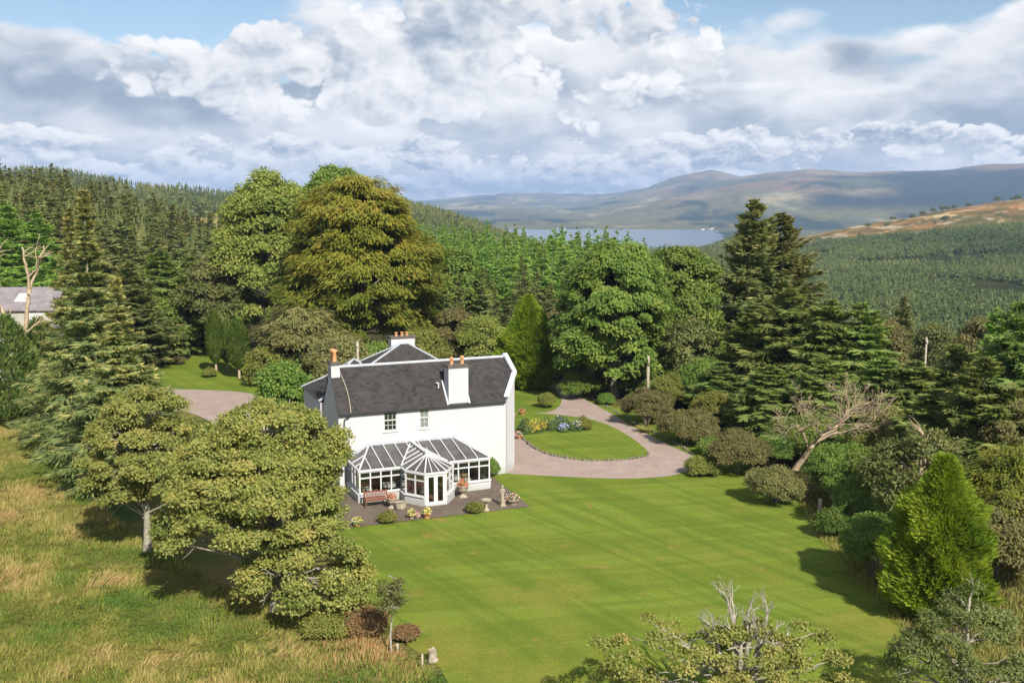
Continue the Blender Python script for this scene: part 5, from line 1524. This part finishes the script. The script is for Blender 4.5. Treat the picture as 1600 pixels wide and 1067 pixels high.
def post(px, py, h, label, r=.07, grp=None, tilt=0.0, d=None, name='fence_post', cat='post', z=None):
    x, y, zz = G(px, py) if d is None else at(px, d, py)
    g = Geo(); g.tube([(0, 0, -.2), (tilt * h * .5, 0, h * .5), (tilt * h, 0, h)], [r * 1.1, r, r * .92], 8)
    o = g.obj(name, M['wood_grey'], None, True); o.location = (x, y, zz)
    return tag(o, label, cat, grp)


post(660, 1048, .75, 'thin dark fence post near the bottom edge, left of the stump', .05)
post(621, 1020, .45, 'short pale fence post beside the sapling', .06)
for k, (px, py, h) in enumerate(((1281, 806, 1.1), (1301, 803, .9), (1327, 812, 1.0))):
    post(px, py, h, ('thick weathered fence post left of the ball shaped bush', 'thin weathered fence post behind the ball shaped bush', 'thin fence post right of the ball shaped bush')[k], (.14, .07, .07)[k], 'fence posts at the lawn edge', .05 * k)


def pole(px, d, ytop, label, r=.13, arm=False):
    x, y, z = at(px, d, 560); h = Yz(px, ytop, d) - z
    t = empty('utility_pole', (x, y, z), 0, label, 'pole')
    g = Geo(); g.tube([(0, 0, -.3), (0, 0, h * .5), (0, 0, h)], [r * 1.15, r, r * .9], 9); g.obj('shaft', M['wood_grey'], t, True)
    g = Geo(); g.lathe([(.05, h - .45), (.09, h - .42), (.09, h - .30), (.04, h - .27)], 8, 0, -r - .06); g.bar((0, -r - .1, h - .5), (0, 0, h - .5), .05, .05); g.obj('insulator', M['white_paint'], t)


pole(1013, 96.5, 556, 'weathered utility pole among the drive shrubs', .15)
pole(559, 92, 533, 'utility pole behind the left half of the house roof', .12)
pole(1446, 96, 527, 'thin utility pole between feathery conifers at the right', .09)
pole(1597, 84, 520, 'pale pole at the right picture edge', .12)

# flower bed on the island
rng = np.random.default_rng(77); bedm = {}
for nm, cols in (('yellow', [(.05, .09, .02), (.06, .11, .02), (.45, .32, .03), (.55, .42, .05)]), ('blue', [(.05, .09, .02), (.06, .11, .02), (.36, .40, .68), (.50, .52, .75)]),
                 ('white', [(.05, .09, .02), (.06, .11, .025), (.07, .12, .03), (.62, .52, .50)]), ('green', [(.05, .09, .02), (.06, .11, .02), (.08, .13, .03), (.12, .13, .04)])):
    bedm[nm] = petals(nm + '_bed_flowers', cols)
for k in range(30):
    f_ = (k + .5) / 30; px = 812 + 102 * f_ + rng.uniform(-4, 4); py = 677 - 5 * f_ + rng.uniform(-9, 3)
    nm = 'green' if f_ < .12 else 'yellow' if f_ < .45 else rng.choice(['blue', 'blue', 'green']) if f_ < .72 else rng.choice(['white', 'white', 'green'])
    nm = str(nm)
    t = empty('flower_clump', (*G(px, py)[:2], .08), k, nm.replace('blue', 'violet blue').replace('green', 'leafy green') + (' plant' if nm == 'green' else ' flowering plant') + ' in the island flower bed', 'flowering plant', nm + ' plants of the flower bed')
    h = rng.uniform(.55, 1.0); n = 420
    u = unit(rng, n); u[:, 2] = np.abs(u[:, 2]); P = u * np.array([.5, .5, h]) * rng.uniform(.5, 1.05, (n, 1))
    tn = np.where(u[:, 2] > .35, rng.random(n), rng.random(n) * .5)
    g = Geo(); g.leaves(P, unit(rng, n) + (0, 0, .5), u + unit(rng, n) * .5, .13, .10, tn); g.obj('foliage', bedm[nm], t)

# ---------------------------------------------------------------- woods
proto('wood_spruce', conifer(101, 14, 2.9, 120, 8, 1, droop=.2, rise=.2, w_=.30, power=.85, ragged=.25, topbrown=.14, tr=.16, spray=.5, double=False), 'spruce_brown', 'bark_dark')
proto('wood_spruce_b', conifer(102, 14, 2.6, 115, 8, 1, droop=.24, rise=.22, w_=.30, power=.95, ragged=.28, topbrown=.08, tr=.16, spray=.5, double=False), 'spruce_brown', 'bark_dark')
proto('wood_spruce_c', conifer(103, 14, 2.7, 120, 8, 1, droop=.2, rise=.2, w_=.30, power=.9, ragged=.25, topbrown=.05, tr=.16, spray=.5, double=False), 'spruce', 'bark_dark')
proto('wood_larch', conifer(104, 15, 2.7, 110, 8, 1, droop=.12, rise=.25, w_=.30, power=.85, ragged=.28, topbrown=.12, tr=.16, spray=.5, double=False), 'larch', 'bark_grey')
proto('wood_larch_b', conifer(105, 15, 2.5, 110, 8, 1, droop=.16, rise=.28, w_=.30, power=.9, ragged=.3, topbrown=.05, tr=.16, spray=.5, double=False), 'larch', 'bark_grey')


def wood_spots(seed, n, px0, px1, d0, d1, sp, ok=None):
    """places in a fan, no two closer than sp, nearest first"""
    rng = np.random.default_rng(seed); a0, a1 = azm(px0), azm(px1)
    out = []; grid = {}
    for _ in range(n * 60):
        if len(out) >= n: break
        d = math.sqrt(rng.uniform(d0 * d0, d1 * d1)); a = rng.uniform(a0, a1); x, y = d * math.sin(a), d * math.cos(a)
        if ok and not ok(800 + FPX * math.tan(a), d): continue
        c = (int(x // sp), int(y // sp))
        if any((x - q[0]) ** 2 + (y - q[1]) ** 2 < sp * sp for i in (-1, 0, 1) for j in (-1, 0, 1) for q in grid.get((c[0] + i, c[1] + j), [])): continue
        grid.setdefault(c, []).append((x, y)); out.append((x, y))
    return sorted(out, key=lambda q: math.hypot(*q))


wr = np.random.default_rng(55)


def wood(keys, spots, name, label, cat, group, smin, smax, hmin=.8, hmax=1.15):
    for x, y in spots:
        k = keys[wr.integers(len(keys))]; s = wr.uniform(smin, smax)
        plant(k, name, label, cat, (x, y, float(hgt(x, y)) - .2), wr.uniform(0, 6.28), (s, s, s * wr.uniform(hmin, hmax)), group)


wood(['wood_spruce', 'wood_spruce_b', 'wood_spruce', 'wood_spruce_c'], wood_spots(1, 280, -90, 350, 165, 345, 4.6), 'spruce_tree', 'brownish green spruce crowded on the left hillside', 'spruce', 'spruces crowded on the left hillside', .78, 1.22, .8, 1.1)
wood(['wood_larch', 'wood_larch_b'], wood_spots(2, 260, 610, 1010, 165, 345, 4.4), 'larch_tree', 'slender green larch of the wood behind the house', 'larch', 'larches of the wood behind the house', .85, 1.15)
wood(['wood_spruce_c', 'wood_spruce_b'], wood_spots(3, 60, 690, 1120, 128, 168, 5), 'conifer_tree', 'dark conifer along the near edge of the wood behind the house', 'conifer', 'conifers at the near edge of the middle wood', .6, .85)
wood(['wood_spruce_c', 'wood_larch', 'wood_spruce_b'], wood_spots(4, 70, 1230, 1640, 120, 250, 7), 'conifer_tree', 'young mixed conifer on the slope below the garden at the right', 'conifer', 'young conifers on the slope at the right', .42, .7)


def mass(name, spots, H, Rr, mat, seed, nb=18, label=None, cat='wood', hv=.42):
    """a far wood as one mass of little trees"""
    rng = np.random.default_rng(seed); g = Geo()
    n = len(spots); sp = np.array(spots); z = hgt(sp[:, 0], sp[:, 1])
    s = rng.uniform(1 - hv, 1 + hv, n)
    t = np.linspace(.05, .93, nb)
    a = rng.random((n, nb)) * 6.28
    r = Rr * (1 - t) ** .8
    P = np.stack([np.broadcast_to(sp[:, 0:1], (n, nb)), np.broadcast_to(sp[:, 1:2], (n, nb)), z[:, None] + t * H * s[:, None]], -1).reshape(-1, 3)
    D = np.stack([np.cos(a), np.sin(a), np.broadcast_to(.15 + .4 * t - .25, a.shape)], -1).reshape(-1, 3)
    L = (np.broadcast_to(r * 1.5 + .25, (n, nb)) * s[:, None]).ravel()
    N = D * (1, 1, 0) * .9 + np.array([0, 0, .7]) + unit(rng, n * nb) * .5
    tn = np.clip(np.repeat(fbm(sp[:, 0] / 60, sp[:, 1] / 60, 3) * 1.1 - .1 + rng.normal(0, .10, n), nb) + rng.normal(0, .08, n * nb), 0, 1)
    P[:, :2] -= D[:, :2] * L[:, None] * .12
    g.leaves(P, D, N, L, L * .75, tn)
    V = np.stack([sp[:, 0], sp[:, 1], z + H * s * .55], -1)          # leaders
    g.leaves(V, np.tile([0, 0, 1.0], (n, 1)) + unit(rng, n) * .05, unit(rng, n), H * s * .5, Rr * .45, np.clip(tn[::nb] + .1, 0, 1))
    g.leaves(V, np.tile([0, 0, 1.0], (n, 1)) + unit(rng, n) * .05, unit(rng, n), H * s * .5, Rr * .45, np.clip(tn[::nb] + .1, 0, 1))
    return tag(g.obj(name, M[mat]), label, cat, kind='stuff')


def fast_spots(seed, n, px0, px1, d0, d1, ok=None):
    rng = np.random.default_rng(seed); a = rng.uniform(azm(px0), azm(px1), n); d = np.sqrt(rng.uniform(d0 * d0, d1 * d1, n))
    x, y = d * np.sin(a), d * np.cos(a)
    if ok is not None:
        k = ok(800 + FPX * np.tan(a), d, x, y); x, y = x[k], y[k]
    return np.stack([x, y], 1)


mass('plantation_forest', fast_spots(5, 26000, 1130, 1650, 240, 1010, lambda p, d, x, y: (fbm(x / 40, y / 40, 3) > .36) & (np.abs(np.sin(d / 38 + x / 90)) > .06)), 4.4, 1.6, 'plantation', 5, 13, 'young conifer plantation covering the valley floor at the right', 'plantation')
mass('valley_forest', fast_spots(6, 9000, 560, 1180, 345, 1300), 11, 2.6, 'farwood', 6, 14, 'dark conifer wood sloping down to the loch', 'wood')
mass('hillside_forest', np.concatenate([fast_spots(17, 1700, -120, 345, 190, 350), fast_spots(7, 2600, -150, 400, 345, 620, lambda p, d, x, y: (p < 300)), fast_spots(8, 6500, -150, 560, 640, 1250, lambda p, d, x, y: fbm(x / 110, y / 110, 3) > .52),
                                        fast_spots(9, 3500, 560, 770, 600, 1200, lambda p, d, x, y: fbm(x / 90, y / 90, 3) > .42)]), 9, 2.5, 'farwood', 7, 14, 'conifer woods among and beyond the left hillside spruces', 'wood')
mass('lochside_trees', fast_spots(10, 2500, 760, 1180, 1300, 2350), 12, 5, 'farwood', 8, 10, 'belt of trees along the near shore of the loch', 'wood')

# single trees on the bracken hill
hb = np.random.default_rng(66)
for k, (px, d, n_) in enumerate(((1400, 1290, 5), (1450, 1330, 5), (1500, 1360, 3), (1560, 1390, 5), (1370, 1180, 2), (1290, 1060, 3), (1345, 1040, 3), (1475, 1130, 3))):
    for j in range(n_):
        x, y, z = at(px + hb.uniform(-26, 26), d + hb.uniform(-25, 15))
        s = hb.uniform(.45, 1.0)
        if 'hilltree' not in MESH:
            g, wg = broad(500, [(0, 0, 4, 3, 3, 2.4), (1.5, 0, 3, 2, 2, 1.6), (-1.5, .5, 3.2, 2, 2, 1.6)], 40, 1.0, 40, .9, .6, trunk=[(0, 0, -.5), (0, 0, 2), (0, 0, 4)], nbr=8, r0=.3)
            proto('hilltree', (g, wg), 'farwood', 'bark_dark')
        plant('hilltree', 'hill_tree', 'dark windblown tree scattered over the bracken hill', 'tree', (x, y, z - .2), hb.uniform(0, 6), (s, s, s * hb.uniform(.7, 1.1)), 'trees on the bracken hill')

# white cottages across the loch
for k, (px, d, s) in enumerate(((868, 4030, 1.0), (880, 4015, .8), (1094, 4010, 1.0), (1108, 4020, 1.3), (1228, 4030, 1.1))):
    x, y, z = at(px, d); z = max(z, LOCH + .5)
    t = empty('cottage', (x, y, z), k * .3, ('leftmost white cottage on the far shore of the loch', 'small white cottage right of the leftmost on the far shore', 'small white cottage on the far shore left of the tall firs', 'larger white cottage on the far shore just left of the tall firs', 'white cottage on the far shore right of the tall firs')[k], 'cottage', None, s)
    g = Geo(); g.box(-9, 9, -4, 4, -3, 5); g.obj('wall', M['white_wall'], t)
    vv = [(-9.5, -4.6, 4.9), (9.5, -4.6, 4.9), (9.5, 0, 9), (-9.5, 0, 9), (-9.5, 4.6, 4.9), (9.5, 4.6, 4.9)]
    poly('roof', vv, [(0, 1, 2, 3), (3, 2, 5, 4), (0, 3, 4), (1, 5, 2), (0, 4, 5, 1)], M['slate'], t)

# ---------------------------------------------------------------- two cars parked beside the house
def carpaint(name, col):
    m, t, b = principled(name)
    b.inputs['Base Color'].default_value = (*col, 1); b.inputs['Roughness'].default_value = .25; b.inputs['Metallic'].default_value = .1
    b.inputs['Coat Weight'].default_value = .6
    return m


def car(loc, rz_, label, col):
    t = empty('parked_car', loc, rz_, label, 'car')
    sec = [(-2.1, .45, .62, .62), (-2.05, .38, .80, .82), (-1.9, .33, .86, .96), (-1.2, .30, .88, 1.0), (-.9, .30, .89, .98), (.9, .30, .89, .95), (1.5, .31, .87, .90), (1.95, .36, .82, .78), (2.1, .45, .66, .62)]
    V = []
    for x, zb_, w_, zt in sec:
        V += [(x, -w_, zb_), (x, -w_ * 1.0, (zb_ + zt) / 2), (x, -w_ * .93, zt - .04), (x, -w_ * .80, zt), (x, w_ * .80, zt), (x, w_ * .93, zt - .04), (x, w_ * 1.0, (zb_ + zt) / 2), (x, w_, zb_)]
    q = [(i * 8 + j, i * 8 + (j + 1) % 8, i * 8 + 8 + (j + 1) % 8, i * 8 + 8 + j) for i in range(len(sec) - 1) for j in range(8)]
    e = (len(sec) - 1) * 8
    q += [(0, 1, 6, 7), (1, 2, 5, 6), (2, 3, 4, 5), (e + 7, e + 6, e + 1, e), (e + 6, e + 5, e + 2, e + 1), (e + 5, e + 4, e + 3, e + 2)]
    g = Geo(); g.add(V, q); pm_ = carpaint('paint_' + label.split()[0], col); g.obj('body', pm_, t, True)
    cab = [(-1.85, .99, .74), (-1.35, 1.42, .62), (.15, 1.45, .62), (.95, .95, .76)]
    V = []
    for x, z, w_ in cab: V += [(x, -w_, z), (x, w_, z)]
    B = [(-1.85, -.78, .95), (-1.85, .78, .95), (.95, -.78, .93), (.95, .78, .93)]
    cabin = poly('cabin', V + B, [(0, 1, 3, 2), (4, 5, 7, 6), (0, 2, 4, 6, 10, 8), (1, 9, 11, 7, 5, 3), (0, 8, 9, 1), (6, 7, 11, 10)], M['darkglass'], t)
    g = Geo(); g.box(-1.38, .18, -.60, .60, 1.43, 1.48)
    for s in (-1, 1):
        for a, b in (((-1.35, s * .62, 1.43), (-1.85, s * .76, .98)), ((.15, s * .62, 1.45), (.95, s * .77, .95)), ((-.55, s * .63, 1.44), (-.5, s * .78, .96))): g.bar(a, b, .08, .05)
    g.obj('roof', pm_, t)
    for x in (-1.3, 1.3):
        for s in (-1, 1):
            g = Geo(); P = [(x, s * y, .32) for y in (.70, .90)]; g.tube(P, .32, 16); wl = g.obj('wheel', M['rubber'], t)
            g = Geo(); g.tube([(x, s * .9, .32), (x, s * .91, .32)], .19, 12); g.obj('rim', M['lead'], wl)
    for s in (-1, 1):
        g = Geo(); g.box(1.95, 2.09, s * .62 - .14, s * .62 + .14, .62, .74); g.obj('headlight', M['glass'], t)
    return t


car((*G(440, 738)[:2], .03), R(200), 'white car parked by the house behind the large sycamore', (.80, .80, .80))
car((*G(303, 716)[:2], .03), R(150), 'blue grey car parked on the gravel between the two sycamores', (.22, .32, .48))

# ---------------------------------------------------------------- rough meadow grass
grng = np.random.default_rng(12)
EDGE = np.array([(x, y) for x, y in gp([(-60, 626), (40, 640), (80, 690), (140, 775), (225, 850), (330, 905), (430, 950), (560, 975), (640, 1030), (720, 1090)])])
MEAD = np.concatenate([EDGE, [(-1.5, 33), (-16, 33), (-42, 58), (-68, 104)]])


def inside(pts, poly_):
    x, y = pts[:, 0], pts[:, 1]; r = np.zeros(len(x), bool); n = len(poly_)
    for i in range(n):
        x1, y1 = poly_[i]; x2, y2 = poly_[(i + 1) % n]
        c = ((y1 > y) != (y2 > y)) & (x < (x2 - x1) * (y - y1) / (y2 - y1 + 1e-12) + x1); r ^= c
    return r


N_ = 1050000
pts = np.stack([grng.uniform(-66, 1, N_), grng.uniform(33, 104, N_)], 1)
pts = pts[inside(pts, MEAD)]
dd = np.hypot(pts[:, 0], pts[:, 1]); pts = pts[grng.random(len(pts)) < np.clip(58 / dd, .3, 1) ** 1.5]
n = len(pts)
big = fbm(pts[:, 0] / 5.5, pts[:, 1] / 5.5, 4); clump = fbm(pts[:, 0] / .9 + 30, pts[:, 1] / .9, 3); mid = fbm(pts[:, 0] / 2.1 + 80, pts[:, 1] / 2.1 + 9, 3)
gx, gy, _ = G(190, 945); green = np.exp(-(((pts[:, 0] - gx) / 3.4) ** 2 + ((pts[:, 1] - gy) / 3.2) ** 2))
rx, ry, _ = G(590, 1010); red = np.exp(-(((pts[:, 0] - rx) / 2.6) ** 2 + ((pts[:, 1] - ry) / 2.0) ** 2))
tn = np.clip(.40 + (big - .5) * 1.15 + (mid - .5) * .9 + (clump - .5) * .4 + grng.normal(0, .14, n) - green * .5, 0, .88)
tn = np.where(grng.random(n) < red * .8, grng.uniform(.85, 1, n), tn)
hh = (.12 + .50 * clump ** 1.5 * (.5 + big)) * grng.uniform(.6, 1.3, n) * (1 - .45 * green)
P = np.stack([pts[:, 0], pts[:, 1], hgt(pts[:, 0], pts[:, 1]) - .03], 1)
lean = np.stack([(mid - .5) * 1.6 + .2, (clump - .5) * 1.3, np.zeros(n)], 1) + grng.normal(0, .28, (n, 3)) * (1, 1, 0)
D = np.array([0, 0, 1.0]) + lean
g = Geo(); g.leaves(P, D, unit(grng, n) * (1, 1, .2), hh, .018 + .028 * grng.random(n), tn)
tag(g.obj('meadow_grass', M['meadow_blade']), 'rough tall meadow grass, straw and green, at the lower left', 'grass', kind='stuff')
# rank grass under the trees at the lawn's right edge
pts = np.stack([grng.uniform(12, 36, 110000), grng.uniform(36, 68, 110000)], 1)
pp = 800 + FPX * pts[:, 0] / pts[:, 1]
pts = pts[(pts[:, 0] > 17.75 + np.clip(pts[:, 1] - 58, 0, 9) * .15)]
n = len(pts); P = np.stack([pts[:, 0], pts[:, 1], hgt(pts[:, 0], pts[:, 1]) - .03], 1)
g = Geo(); g.leaves(P, np.array([0, 0, 1.0]) + grng.normal(0, .35, (n, 3)), unit(grng, n) * (1, 1, .2), .35 * grng.uniform(.5, 1.3, n), .03, np.clip(grng.normal(.5, .2, n), 0, .85))
tag(g.obj('bank_grass', M['meadow_blade']), 'rank grass on the shaded bank right of the lawn', 'grass', kind='stuff')

# ---------------------------------------------------------------- the air
x0, x1, y0, y1, z0, z1 = -13000, 13000, -450, 14100, -210, float(HG.max()) + 15
hm = bpy.data.materials.new('haze'); hm.use_nodes = True
ht = NT(hm.node_tree); ht.n.clear()
pv_ = ht.new('ShaderNodeVolumePrincipled'); pv_.inputs['Color'].default_value = (.48, .67, 1.0, 1); pv_.inputs['Density'].default_value = 9.5e-5; pv_.inputs['Anisotropy'].default_value = .0
ho = ht.new('ShaderNodeOutputMaterial'); ht.l.new(pv_.outputs[0], ho.inputs['Volume'])
g = Geo(); g.box(x0, x1, y0, y1, z0, z1)
hz_ = tag(g.obj('haze', hm), 'pale blue haze over the valley', 'haze', kind='stuff')
hm.cycles.homogeneous_volume = True
print('OBJECTS', len(bpy.data.objects), 'FACES', sum(len(o.data.polygons) for o in bpy.data.objects if o.type == 'MESH'))
